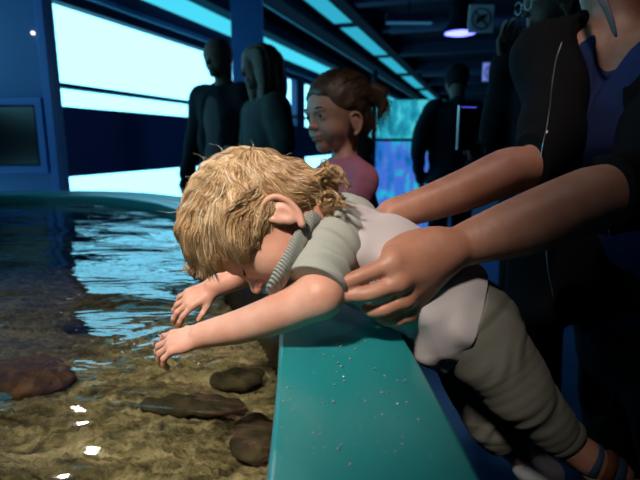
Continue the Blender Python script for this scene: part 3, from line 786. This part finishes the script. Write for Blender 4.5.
# hair
RH = V(.094, .086, .078) * TK                                       # hair shell radii in the head frame
HC = V(-.012, .026, 0) * TK
R3 = tf.R; RH = V(.089, .086, .078) * TK; HC = V(-.005, .026, 0) * TK
hb = S()
hb.ell(tf(*(HC / TK), TK), RH * .95, R3, .01)
hb.ell(T(-.052, -.032, .0), (.036, .045, .052), R3, .03)
hb.ell(T(.040, .060, 0), (.050, .042, .060), R3, .03)
for q in (-1, 1): hb.chain([T(.02, .035, q * .060), T(.045, .010, q * .055), T(.060, .005, q * .046)], [.013, .011, .006], .03)
for q in (-1, 1):
    hb.ell(T(.046, -.052, q * .085), (.045, .040, .045), R3, .010, '-')
    hb.ell(T(-.002, -.036, q * .086), (.019, .022, .022), R3, .006, '-')
hb.ell(T(.112, -.040, 0), (.048, .060, .10), R3, .01, '-')
hb.disp = lambda X: .0022 * sn(X, 150, 0, (.8, .1, -.6)) * sn(X, 60, 1, (.2, .9, .4)) + .0012 * sn(X, 300, 2, (.6, .5, .6))
hv, hf_ = hb.mesh(.002)
toh = mesh_obj('hair', hv, hf_, M['blond_base'], tod, True)
g_ = rng.standard_normal((9, 3)); gp = rng.uniform(0, 6.28, 9)
def vnoise(Pn, sc):
    return np.stack([sum(np.sin(Pn @ g_[3 * a + k] * sc + gp[3 * a + k]) for k in range(3)) / 2 for a in range(3)], 1)
def vgrad(Pn):
    h_ = 6e-4; g = np.stack([hb.ev(Pn + np.eye(3)[a] * h_) - hb.ev(Pn - np.eye(3)[a] * h_) for a in range(3)], 1)
    return g / (np.linalg.norm(g, axis=1)[:, None] + 1e-9)
CRW = V(-.075, .045, .035) * TK
loc0 = (hv - tf.c) @ R3.T
ok_ = (loc0[:, 0] < .052) | (loc0[:, 1] > .045)
cand = hv[ok_]; NC = 1150; PER = 11
cc0 = cand[rng.integers(0, len(cand), NC)]
lc0 = (cc0 - tf.c) @ R3.T
Pp = np.repeat(cc0, PER, 0) + rng.normal(0, .0032, (NC * PER, 3)); N_ = len(Pp)
side_ = lc0[:, 1] < .02
Lc = np.where(lc0[:, 0] < -.03, rng.uniform(.035, .075, NC), np.where(side_, rng.uniform(.02, .045, NC), rng.uniform(.045, .085, NC)))
Ls = np.repeat(Lc, PER) * rng.uniform(.8, 1.15, N_)
amp = np.repeat(rng.uniform(.0006, .0030, NC), PER) * (1 + 1.2 * np.repeat(lc0[:, 0] < -.04, PER)); phs = np.repeat(rng.uniform(0, 6.28, NC), PER) + rng.normal(0, .3, N_)
lift = rng.uniform(.0003, .0045, N_) * rng.random(N_)
tn = np.repeat(np.clip(.48 + .20 * rng.standard_normal(NC) + 1.3 * (lc0[:, 1] - .03) - .8 * lc0[:, 0], 0, 1), PER) + rng.normal(0, .12, N_)  # strands paler towards crown and back: light from above put into tone
NS = 13; free = np.zeros(N_, bool); Dp = None; out = []; gd_ = V(0, 0, -1.0)
for i in range(NS):
    t = i / (NS - 1); g = vgrad(Pp); e = hb.ev(Pp)
    Pp = np.where(free[:, None], Pp, Pp - g * (e - lift * (.3 + .7 * t) - .0006)[:, None]); out.append(Pp.copy())
    lo_ = (Pp - tf.c) @ R3.T
    aw = lo_ - CRW; aw /= np.linalg.norm(aw, axis=1)[:, None] + 1e-6
    dl = aw * 1.0 + V(.25, .0, 0)
    nape = (lo_[:, 0] < -.02) & (lo_[:, 1] < .01)
    dl = np.where(nape[:, None], V(-.35, -1, 0) + .6 * aw, dl)
    dw = dl @ R3 + .55 * vnoise(Pp, 42) + .25 * vnoise(Pp, 110) + gd_ * .12
    dw = dw - (dw * g).sum(1)[:, None] * g
    nf_ = ((lo_[:, 0] > .066) & (lo_[:, 1] < .062)) | ((lo_[:, 0] > .030) & (lo_[:, 1] < -.004)) | (lo_[:, 1] < -.055)
    if Dp is not None: dw = np.where(free[:, None], Dp * .75 + gd_ * .22 + .12 * vnoise(Pp, 60), dw * .6 / (np.linalg.norm(dw, axis=1)[:, None] + 1e-9) + Dp * .4)
    dw /= np.linalg.norm(dw, axis=1)[:, None] + 1e-9
    Ls = np.where(free, Ls * .82, Ls); stop = free & (lo_[:, 1] < .02) & (lo_[:, 0] > 0); Ls = np.where(stop, Ls * .45, Ls)
    free |= nf_; Dp = dw
    sd_ = np.cross(dw, g); w_ = np.cos(t * 11 + phs) * amp * (.3 + t)
    Pp = Pp + dw * (Ls / (NS - 1))[:, None] + sd_ * w_[:, None] * .55
out = np.stack(out, 1)
st = [(out[i], float(rng.uniform(.00035, .0007)), float(np.clip(tn[i], 0, 1))) for i in range(N_)]
# curls at the nape, on the side of the viewer and beyond
for i in range(46):
    c0 = T(-.070 + rng.normal(0, .014), -.050 + rng.normal(0, .014), rng.uniform(-.05, .055)); R_ = rng.uniform(.005, .011); ax1 = nrm(rng.standard_normal(3)); a = nrm(np.cross(ax1, V(.2, .3, .8))); c_ = np.cross(ax1, a); dr_ = nrm(-.55 * tf.U - .5 * tf.F + V(.2, 0, -.4)) * rng.uniform(.012, .034); tone0 = rng.uniform(.1, .7)
    for j in range(9):
        t = np.linspace(0, 1, 18)[:, None]; o_ = rng.normal(0, .0016, 3); rr_ = R_ * (1 + rng.normal(0, .08)) * (1.15 - .5 * t)
        st.append((c0 + o_ + dr_ * t + rr_ * (np.sin(t * 8.5) * a + np.cos(t * 8.5) * c_), .0006, float(np.clip(tone0 + rng.normal(0, .12), 0, 1))))
# flyaway hairs over the crown
for i in range(170):
    v = nrm(rng.standard_normal(3)); 
    if v[1] < .15 and v[0] > -.3: continue
    p0 = tf.c + (HC + v * RH) @ R3; p0 = hb.project(p0); nn = nrm((v / RH) @ R3); d = nrm(nn * .55 + rng.standard_normal(3) * .55); t = np.linspace(0, 1, 9)[:, None]; l_ = rng.uniform(.012, .034)
    st.append((p0 + d * t * l_ + V(0, 0, -.3) * t ** 2 * l_ + nrm(rng.standard_normal(3)) * .004 * np.sin(t * 4), .00022, .9))
o = tubes_mesh('hair_strands', st, M['blond'], toh); o['kind'] = 'stuff'

# ------------------------------------------------------------------ the woman holding the toddler
wom = empty('person', (.78, 1.0, 0), 'woman in open black zip jacket and navy top holding the toddler with both bare forearms', 'person')
b = S()
NW = P(452, 250, .700); 
# near (left) forearm and hand
b.chain([NW, P(478, 240, .70), P(530, 223, .705), P(590, 200, .72), P(652, 178, .75), P(690, 60, .88)], [.0270, .0330, .0435, .0475, .047, .055], .02, None)
mcp = [P(391, 264, .652), P(399, 283, .652), P(405, 300, .664), P(409, 314, .682)]
for q, r_ in zip(mcp, (.0115, .0115, .011, .0105)): b.cap(P(447, 250, .69), q, .020, r_, .018)
b.cap(P(440, 262, .70), P(420, 290, .70), .018, .017, .02)
for q, r_ in zip(mcp, (.0118, .0118, .011, .010)): b.ell(q - FWC * .001, r_, None, .01)
b.chain([mcp[0], P(364, 275, .645), P(349, 281, .645), P(341, 286, .648)], [.0120, .0108, .0098, .0085], .006)
b.chain([mcp[1], P(372, 293, .643), P(356, 295, .645), P(345, 296, .648)], [.0118, .0106, .0098, .0085], .006)
b.chain([mcp[2], P(386, 309, .655), P(373, 311, .66), P(366, 309, .668)], [.0102, .0094, .0088, .0078], .006)
b.chain([mcp[3], P(397, 321, .675), P(387, 321, .685), P(381, 319, .692)], [.0095, .0085, .0078, .007], .006)
b.chain([P(438, 242, .69), P(410, 242, .685), P(386, 252, .688), P(364, 264, .688), P(352, 272, .686)], [.018, .0150, .0120, .0105, .0085], .01)
# far (right) arm and hand on the far flank of the toddler
WF = P(392, 214, .825)
b.chain([WF, P(420, 206, .83), P(465, 190, .85), P(505, 172, .87), P(545, 155, .90), P(560, 60, 1.05)], [.0255, .029, .036, .040, .041, .05], .02)
b.cap(P(432, 244, .685), P(395, 257, .662), .019, .014, .018); b.cap(P(425, 262, .68), P(398, 275, .658), .016, .013, .018)
hand(b, WF, nrm(P(352, 236, .84) - WF), nrm(V(.1, -.2, 1)), .165, (28, 34, 24), 6, -1, 25)
# trunk, neck, head, legs
ch = P(618, 130, 1.02); hip = P(655, 335, 1.10)
b.chain([ch, P(630, 230, 1.06), hip], [.115, .10, .13], .05)
b.chain([P(690, 60, .88), P(628, 62, 1.0), P(560, 60, 1.05)], [.055, .075, .055], .04)
wf = Frame(P(606, -62, .99), nrm(V(-.72, -.35, -.55)), V(-.35, -.2, 1))
b.chain([P(625, 66, 1.01), P(612, 5, 1.01), P(608, -35, 1.0)], [.058, .050, .052], .03)
head(b, wf, 1.16, True)
kn1 = V(.70, .82, .47); kn2 = V(.86, 1.28, .47)
for kk_, of in ((kn1, V(-.02, -.10, 0)), (kn2, V(.04, .10, 0))):
    b.chain([hip + of, kk_, V(kk_[0] + .12, kk_[1] + .05, .09)], [.095, .062, .042], .04)
    b.cap(V(kk_[0] + .12, kk_[1] + .05, .05), V(kk_[0] - .06, kk_[1] - .02, .04), .035, .03, .03)
b.build('body', .003, M['skin_woman'], wom)
# fingernails
# navy top, jacket, trousers
tp = S(); tp.chain([P(618, 140, 1.02), P(628, 230, 1.055), hip + V(-.01, 0, .02)], [.138, .126, .146], .05); tp.chain([P(680, 70, .90), P(630, 78, 1.0), P(570, 70, 1.05)], [.074, .100, .074], .04)
tp.disp = folds(.002, [(45, 0, (.2, .3, .9), 1), (80, 2, (.7, .2, -.7), .6)])
# deep V neckline
vq = [tp.snap(588, 106), tp.snap(600, 78), tp.snap(618, 40)]; print('V', vq)
vq = [q_ if q_ is not None else P(620, 30, .92) for q_ in vq]
tp.chain(vq + [vq[2] + V(.04, 0, .12)], [.005, .017, .036, .09], .004, None, '-')
tp.cut(hip + V(0, 0, -.05), (0, 0, -1))
tp.build('top', .004, M['navy'], wom)
jk = S(); jk.chain([P(622, 130, 1.03), P(634, 230, 1.07), P(660, 350, 1.11), P(668, 420, 1.13)], [.152, .146, .168, .172], .05)
jk.chain([P(697, 60, .90), P(636, 55, 1.02), P(553, 58, 1.06)], [.084, .110, .082], .04)
jk.chain([P(697, 60, .90), P(658, 150, .77), P(640, 183, .745), P(590, 200, .72)], [.068, .064, .060, .056], .03)
jk.cap(P(560, 100, 1.05), P(548, 300, 1.06), .07, .09, .05)
jk.disp = folds(.0035, [(38, 0, (.5, .3, .7), 1), (70, 2, (.8, .2, -.4), .6)])
# opening at the front
jq = [jk.snap(x_, y_, .5, 1.6) for x_, y_ in ((597, 64), (590, 100), (580, 150), (578, 230), (584, 320), (590, 400))]; print('J', [None if q_ is None else round(float(q_ @ FWC - CAM @ FWC), 3) for q_ in jq])
jq = [q_ for q_ in jq if q_ is not None]
jk.chain([jq[0] + V(.03, 0, .12)] + jq, [.08] + [.048] * len(jq), .008, None, '-')
jk.chain([P(555, 62, 1.06), P(550, 140, .92), P(528, 163, .88), P(512, 170, .872)], [.066, .056, .052, .047], .03)
jk.cut(P(594, 185, .735), nrm(P(575, 200, .72) - P(640, 183, .745) + V(0, 0, .03)))
jko = jk.build('jacket', .004, M['black'], wom)
# zips follow the two edges
def zipper(pts, nm):
    out = []
    n = 26
    cp_ = catmull([V(x_, y_, 0) for x_, y_ in [pts[0]] + pts + [pts[-1]]], 8)
    for q in cp_:
        h_ = jk.snap(q[0], q[1], .5, 1.4, .002)
        if h_ is not None and (not out or np.linalg.norm(h_ - out[-1]) < .05): out.append(h_)
    if len(out) > 3:
        z = MB().tube(out, .0011, 6); 
        z.build(nm, M['metal'], jko, True, label='silver zip teeth')
zipper([(562, 42), (556, 60), (552, 85), (550, 105), (547, 125), (542, 150), (540, 176)], 'zip')
zipper([(546, 246), (548, 270), (554, 300)], 'zip')
zipper([(608, 222), (611, 255), (614, 300), (620, 350), (632, 400)], 'zip')
pull = jk.snap(547, 130, .5, 1.4, .003)
if pull is not None: MB().tube([pull, pull + V(-.002, -.002, -.018)], [.0025, .0018], 6).build('zip_pull', M['metal'], jko, True)
ts = S(); ts.ell(hip + V(.0, 0, -.04), (.15, .17, .12), None, .05)
for kk_, of in ((kn1, V(-.02, -.10, 0)), (kn2, V(.04, .10, 0))): ts.chain([hip + of, kk_, V(kk_[0] + .12, kk_[1] + .05, .12)], [.115, .085, .07], .04)
ts.build('trousers', .006, M['black'], wom)
for kk_ in (kn1, kn2):
    s3 = S(); s3.cap(V(kk_[0] + .13, kk_[1] + .05, .055), V(kk_[0] - .08, kk_[1] - .02, .042), .045, .040, .03); s3.cut((0, 0, .003), (0, 0, -1)); s3.build('shoe', .005, M['black2'], wom)
lk = S(); lk.chain([P(594, -40, .93), P(600, -8, .915), P(610, 18, .90), P(617, 36, .895)], [.010, .008, .006, .003], .01); lk.disp = lambda X: .0015 * sn(X, 500, 0, (1, .1, .1)); lk.build('hair_lock', .003, M['hair_grey'], wom, 'pale lock beside the neck')
# hair falling beside the face
st = []
for i in range(0):
    v = nrm(rng.standard_normal(3)); 
    if v[0] > .45 and v[1] < .5 or v[1] < -.35: continue
    p0 = wf(*(V(-.01, .025, 0) + v * V(.1, .09, .085)), 1.16); pts = [p0]; 
    for j in range(8):
        d = nrm(V(0, 0, -1) + .5 * nrm(p0 - wf.c) * math.exp(-j / 2) + .08 * rng.standard_normal(3)); pts.append(pts[-1] + d * .017)
    st.append((np.array(pts), .0022, float(rng.uniform(0, 1))))
M['ash'] = hair_mat('ash blond strands', [(.10, .07, .045), (.2, .15, .10), (.34, .27, .20)])
hs = S(); hs.ell(wf(-.015, .03, 0, 1.16), V(.098, .086, .082) * 1.16, wf.R, .01); hs.ell(wf(.08, -.03, 0, 1.16), (.08, .08, .1), wf.R, .01, '-'); hs.build('hair', .006, M['hair_pale'], wom)

# ------------------------------------------------------------------ the girl in pink
gd = 1.5
grl = empty('person', P(338, 200, gd) * V(1, 1, 0), 'little girl in pink T-shirt with high brown bun, standing behind the blond toddler', 'person')
gf = Frame(P(337, 115, gd - .02), nrm(V(-.78, -.60, -.10)), V(-.10, 0, 1)); GK = 1.12
b = S(); head(b, gf, GK)
gs = P(343, 172, gd); gh = V(gs[0] + .03, gs[1] + .03, .62); 
b.chain([gf(-.025, -.06, 0, GK), gs + V(0, 0, .01)], [.036, .036], .02)
b.chain([gs + V(0, 0, -.03), V(gs[0] + .015, gs[1] + .01, .82), gh], [.066, .072, .085], .04)
gR = nrm(np.cross(gf.F * V(1, 1, 0), UZ))                           # her right
for q in (-1, 1):
    shd = gs + gR * q * .085 + V(0, 0, -.025); el_ = shd + nrm(V(-.45, -.05, -.8)) * .17; wr_ = el_ + V(-.12, -.02, -.02)
    if q == 1: wr_ = el_ + V(-.09, .05, -.04)
    b.chain([gs + gR * q * .03 + V(0, 0, -.02), shd, el_, wr_], [.04, .034, .027, .019], .02)
    hand(b, wr_, nrm(V(-.9, .15, -.35)), V(-.2, 0, 1), .11, (20, 30, 20), 7, q, 35)
    hx = gh + gR * q * .05; b.chain([hx, V(hx[0], hx[1], .33), V(hx[0] + .01, hx[1], .06)], [.062, .042, .028], .03); b.cap(V(hx[0] + .01, hx[1], .035), V(hx[0] - .10, hx[1] - .03, .028), .028, .022, .02)
b.build('body', .0028, M['skin_girl'], grl)
for q in (-1, 1):
    eb = S(); eb.ell(gf(.0745, .001, q * .027, GK), .0062, None, .002); eb.build('eye', .0012, M['lash'], grl)
    s3 = S(); s3.chain([gf(.082, .019, q * .014, GK), gf(.081, .022, q * .028, GK), gf(.070, .018, q * .043, GK)], [.0022, .0026, .0015], .002); s3.build('eyebrow', .0014, M['hair_brown'], grl)
lp = S(); lp.cap(gf(.0815, -.0475, -.012, GK), gf(.0815, -.0475, .012, GK), .0042, None, .003).cap(gf(.0795, -.0555, -.009, GK), gf(.0795, -.0555, .009, GK), .0048, None, .003); lp.build('lips', .0012, M['lip'], grl)
ps = S(); ps.chain([gs + V(.0, 0, -.005), gs + V(0, 0, -.05), V(gs[0] + .015, gs[1] + .01, .82), V(gs[0] + .03, gs[1] + .03, .66)], [.052, .082, .088, .10], .04)
for q in (-1, 1):
    shd = gs + gR * q * .085 + V(0, 0, -.025); el_ = shd + nrm(V(-.45, -.05, -.8)) * .10; ps.chain([gs, shd, el_], [.05, .048, .043], .03)
ps.ell(gs + V(-.01, 0, .055), (.043, .043, .03), None, .01, '-')
ps.disp = folds(.002, [(70, 0, (.5, .3, .7), 1), (120, 2, (.8, .2, -.4), .6)])
ps.build('t_shirt', .003, M['pink'], grl)
sk = S(); sk.chain([gh + V(0, 0, .06), gh], [.098, .105], .03)
for q in (-1, 1): hx = gh + gR * q * .05; sk.chain([hx, V(hx[0], hx[1], .10)], [.082, .055], .03)
sk.build('leggings', .006, M['black2'], grl)
for q in (-1, 1): hx = gh + gR * q * .05; s3 = S(); s3.cap(V(hx[0] + .02, hx[1], .045), V(hx[0] - .10, hx[1] - .03, .038), .038, .033, .02); s3.cut((0, 0, .003), (0, 0, -1)); s3.build('shoe', .004, M['shoe'], grl)
hb2 = S(); hb2.ell(gf(-.012, .032, 0, GK), V(.092, .080, .078) * GK, gf.R, .01)
hb2.ell(gf(-.065, -.03, 0, GK), V(.035, .045, .05) * GK, gf.R, .03)
hb2.ell(gf(.093, -.028, 0, GK), V(.058, .085, .1) * GK, gf.R, .02, '-')
for q in (-1, 1): hb2.ell(gf(.028, -.045, q * .085, GK), V(.062, .062, .04) * GK, gf.R, .01, '-'); hb2.ell(gf(-.003, -.030, q * .085, GK), V(.018, .026, .02) * GK, gf.R, .005, '-')
hb2.cap(gf(-.095, .055, 0, GK), P(370, 96, gd + .01), .022, .026, .02)
hb2.chain([P(367, 90, gd), P(378, 91, gd), P(382, 102, gd), P(380, 117, gd)], [.016, .022, .016, .006], .015)
hb2.disp = lambda X: .002 * sn(X, 140, 0, (.8, .1, -.6)) * sn(X, 70, 1, (.2, .9, .4))
gho = hb2.build('hair', .0026, M['hair_brown'], grl)
st = []; bun = P(366, 93, gd)
for i in range(1500):
    v = nrm(rng.standard_normal(3))
    if (v[0] > .42 and v[1] < .42) or v[1] < -.1 and v[0] > -.45 or v[1] < -.6: continue
    p0 = V(-.018, .032, 0) + v * V(.097, .082, .080); tgt = V(-.11, .055, 0); pts = []
    for j in range(11):
        t = j / 10; q = v * (1 - t) + nrm((tgt - V(-.018, .032, 0)) / V(.097, .082, .080)) * t; q = nrm(q) + .03 * math.sin(9 * t + v[2] * 6) * V(0, 1, .5) * (1 - t)
        pts.append(gf(*(V(-.018, .032, 0) + q * V(.098, .083, .081) * (1 + .02 * rng.standard_normal())), GK))
    st.append((np.array(pts), .0007, float(np.clip(.5 + .3 * rng.standard_normal(), 0, 1))))
for i in range(190):
    o_ = rng.normal(0, .010, 3); a_ = rng.uniform(0, 6.28); t = np.linspace(0, 1, 12)[:, None]; l_ = rng.uniform(.04, .115)
    st.append((P(375, 91, gd) + o_ + V(.028, 0, .004) * np.sin(t * 2) + V(.004, 0, -1) * t ** 1.2 * l_ + .005 * np.sin(t * 6 + a_) * V(1, .3, 0), .0008, float(rng.uniform(0, .8))))
for i in range(150):
    o_ = rng.normal(0, .010, 3); t = np.linspace(0, 1, 9)[:, None]
    st.append((gf(-.085, -.015, rng.uniform(-.03, .06), GK) + o_ * .6 + V(.01, 0, -1) * t * rng.uniform(.03, .075) + .004 * np.sin(t * 5 + i) * V(1, .3, 0), .0008, float(rng.uniform(0, .7))))
o = tubes_mesh('hair_strands', st, M['brown'], gho); o['kind'] = 'stuff'

# ------------------------------------------------------------------ people in the dim hall
def figure(label, pos, face, hgt, bodym, coat, pants, hair='bald', arms=None, shoes=None, inner=None, opening=False, hairm=None, glasses=False, group=None, lean=0, width=1.0, h=.008, look=None):
    """standing adult; face: heading of the gaze in degrees (0 = +Y); arms: {side: (elbow, wrist)} in the local frame right, forward, up"""
    e = empty('person', (pos[0], pos[1], 0), label, 'person', group)
    a = math.radians(face); Fv = V(-math.sin(a), math.cos(a), 0); Rv = np.cross(Fv, UZ); k = hgt / 1.75; O = V(pos[0], pos[1], 0)
    L = lambda r_, f_, z_: O + (Rv * r_ + Fv * (f_ + lean * max(0, z_ - .9)) + UZ * z_) * k
    b = S(); hf = Frame(L(0, .02, 1.64), Fv + V(0, 0, -.15) if look is None else look, UZ); head(b, hf, 1.18 * k, True)
    b.chain([hf(-.03, -.05, 0, 1.15), L(0, -.01, 1.42)], [.052 * k, .058 * k], .03)
    fl = (Rv, 1.35 * width)
    b.chain([L(0, 0, 1.34), L(0, 0, 1.12), L(0, 0, .95)], [.105 * k, .10 * k, .115 * k], .05, fl)
    arms = arms or {}
    A = {}
    for q in (-1, 1):
        sh0 = L(q * .17 * width, 0, 1.40); el_, wr_ = arms.get(q, ((q * .25, -.03, 1.12), (q * .26, .06, .86)))
        el_ = L(*el_); wr_ = L(*wr_) if len(wr_) == 3 and not isinstance(wr_, np.ndarray) else wr_; A[q] = (sh0, el_, wr_)
        b.chain([L(q * .08, 0, 1.39), sh0, el_, wr_], [.06 * k, .055 * k, .04 * k, .027 * k], .04)
        if isinstance(arms.get(q, ((), ()))[1], np.ndarray): hand(b, wr_, V(-.25, 0, 1), V(.2, -1, .1), .15 * k, (40, 50, 40), 2, -1, 20)
        else: hand(b, wr_, wr_ - el_, Rv * q + .01, .18 * k, (18, 25, 18), 5, -q, 30)
        b.chain([L(q * .09, 0, .92), L(q * .10, .01, .50), L(q * .11, -.02, .09)], [.09 * k, .06 * k, .042 * k], .04)
        b.cap(L(q * .11, -.03, .05), L(q * .12, .12, .035), .038 * k, .03 * k, .02)
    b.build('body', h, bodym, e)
    # coat
    c = S(); c.chain([L(0, 0, 1.40), L(0, 0, 1.34), L(0, 0, 1.12), L(0, 0, .88)], [.085 * k, .122 * k, .125 * k, .14 * k], .05, fl)
    for q in (-1, 1): c.chain([L(q * .06, 0, 1.41), A[q][0], A[q][1], A[q][2]], [.075 * k, .075 * k, .06 * k, .045 * k], .04)
    c.cap(L(0, -.03, 1.46), L(0, -.03, 1.47), .072 * k, None, .03)
    if opening: c.chain([L(0, .20, 1.5), L(0, .22, 1.1), L(0, .24, .85)], [.10 * k, .13 * k, .14 * k], .02, None, '-')
    c.ell(L(0, .05, 1.535), (.065 * k, .065 * k, .06 * k), None, .02, '-')
    c.disp = folds(.006, [(26, pos[0] * 9, (.5, .3, .7), 1), (48, 2, (.8, .2, -.4), .6)])
    c.build('jacket', h, coat, e)
    if opening:
        s_ = S(); s_.chain([L(0, .0, 1.37), L(0, .0, 1.12), L(0, .0, .90)], [.112 * k, .112 * k, .125 * k], .05, fl); s_.build('shirt', h, inner, e)
    t = S(); t.cap(L(0, 0, .98), L(0, 0, .90), .115 * k, .125 * k, .03, fl)
    for q in (-1, 1): t.chain([L(q * .085, 0, .90), L(q * .10, .01, .50), L(q * .11, -.02, .10)], [.105 * k, .078 * k, .065 * k], .03)
    t.build('trousers', h, pants, e)
    for q in (-1, 1): s3 = S(); s3.cap(L(q * .11, -.04, .055), L(q * .12, .13, .045), .05 * k, .043 * k, .02); s3.cut((0, 0, .003), (0, 0, -1)); s3.build('shoe', h, M['black2'], e)
    hk = 1.18 * k
    if hair != 'bald':
        s_ = S(); s_.ell(hf(-.016, .030, 0, hk), V(.096, .082, .078) * hk, hf.R, .01); s_.ell(hf(.088, -.035, 0, hk), V(.07, .085, .1) * hk, hf.R, .02, '-')
        if hair == 'long':
            s_.chain([hf(-.05, .0, 0, hk), hf(-.055, -.10, 0, hk), hf(-.04, -.20, 0, hk)], [.07 * hk, .068 * hk, .04 * hk], .04, (hf.L, 1.3))
            for q in (-1, 1): s_.chain([hf(.010, .045, q * .065, hk), hf(.02, -.04, q * .074, hk), hf(.025, -.14, q * .070, hk)], [.03 * hk, .028 * hk, .018 * hk], .05)
            s_.disp = lambda X: .003 * sn(X, 110, 0, (1, 1, .15))
        else: s_.disp = lambda X: .0015 * sn(X, 110, 0, (.8, .1, -.6))
        s_.build('hair', .005, hairm, e)
    if glasses:
        g = MB()
        for q in (-1, 1):
            c0 = hf(.094, .002, q * .030, hk); g.tube([c0 + hk * .021 * (math.cos(x_) * hf.L + .85 * math.sin(x_) * hf.U) for x_ in np.linspace(0, 6.2832, 17)], .0016, 5)
            g.tube([hf(.092, .005, q * .050, hk), hf(.06, .006, q * .066, hk), hf(-.01, .002, q * .072, hk)], .0014, 5)
        g.tube([hf(.096, .004, -.008, hk), hf(.096, .004, .008, hk)], .0014, 5); g.build('glasses', M['metal'], e, True)
    return e, L, hf
# bald man in an open jacket
p = P(224, 150, 3.1)
figure('bald man in dark open jacket over grey shirt, standing before the bright cyan window', (p[0], p[1]), 150, 1.70, M['skin_shaded'], M['black2'], M['black'], 'bald', {1: ((.27, -.02, 1.14), (.24, .10, .92)), -1: ((-.27, -.02, 1.14), (-.24, .10, .92))}, None, M['grey_shirt'], True, width=1.05, h=.007)
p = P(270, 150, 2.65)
figure('woman with long pale hair and folded arms, standing beside the bald man', (p[0], p[1]), 118, 1.57, M['skin_shaded'], M['grey_coat'], M['black'], 'long', {1: ((.23, .04, 1.13), (-.04, .24, 1.16)), -1: ((-.23, .04, 1.12), (.05, .26, 1.10))}, hairm=M['hair_pale'], h=.007, lean=.05, width=1.12)
# person in blue shirt behind the girl
p = P(371, 170, 2.3)
figure('person in blue top mostly hidden behind the girl in pink', (p[0] - .05, p[1]), 100, 1.12, M['skin_shaded'], M['blue_shirt'], M['black'], 'short', hairm=M['hair_brown'], width=.8)
# dark figure seen from behind
p = P(455, 120, 3.7)
figure('dark figure in long teal black jacket seen from behind, in front of the blue glow', (p[0], p[1]), 8, 1.64, M['skin_shaded'], M['teal_coat'], M['black2'], 'short', {1: ((.33, 0, 1.12), (.30, .05, .9)), -1: ((-.30, -.02, 1.10), (-.24, .08, .88))}, hairm=M['black2'], width=1.15)
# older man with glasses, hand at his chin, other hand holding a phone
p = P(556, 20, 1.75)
e, L, hf = figure('older man with glasses holding his chin with one hand, behind the woman in black', (p[0] + .0, p[1]), 96, 1.68, M['skin_shaded'], M['black2'], M['black'], 'short', {1: ((.17, .13, 1.16), (.04, .16, 1.44)), -1: ((-.20, .10, 1.06), P(478, 168, 1.80))}, hairm=M['hair_grey'], glasses=True, h=.006)
# black phone held up by the older man
ph = P(467, 128, 1.75)
e = empty('smartphone', ph, 'black smartphone held up upright before the dark figure, one edge glinting', 'phone')
ax = np.stack([nrm(V(.93, .3, 0)), nrm(V(-.3, .93, 0)), UZ])
MB().box(ph, (.078, .010, .155), ax).build('case', M['screen'], e, bevel=.003)
MB().box(ph - ax[0] * .0385 - ax[1] * .003, (.003, .011, .15), ax).build('metal_edge', M['metal'], e)
MB().box(ph - ax[1] * .0058 + UZ * .070, (.06, .001, .004), ax).build('lit_edge', emission('violet glow', (.08, .08, .7), 1.0), e)  # violet light caught by the upper edge, put in as a glowing strip
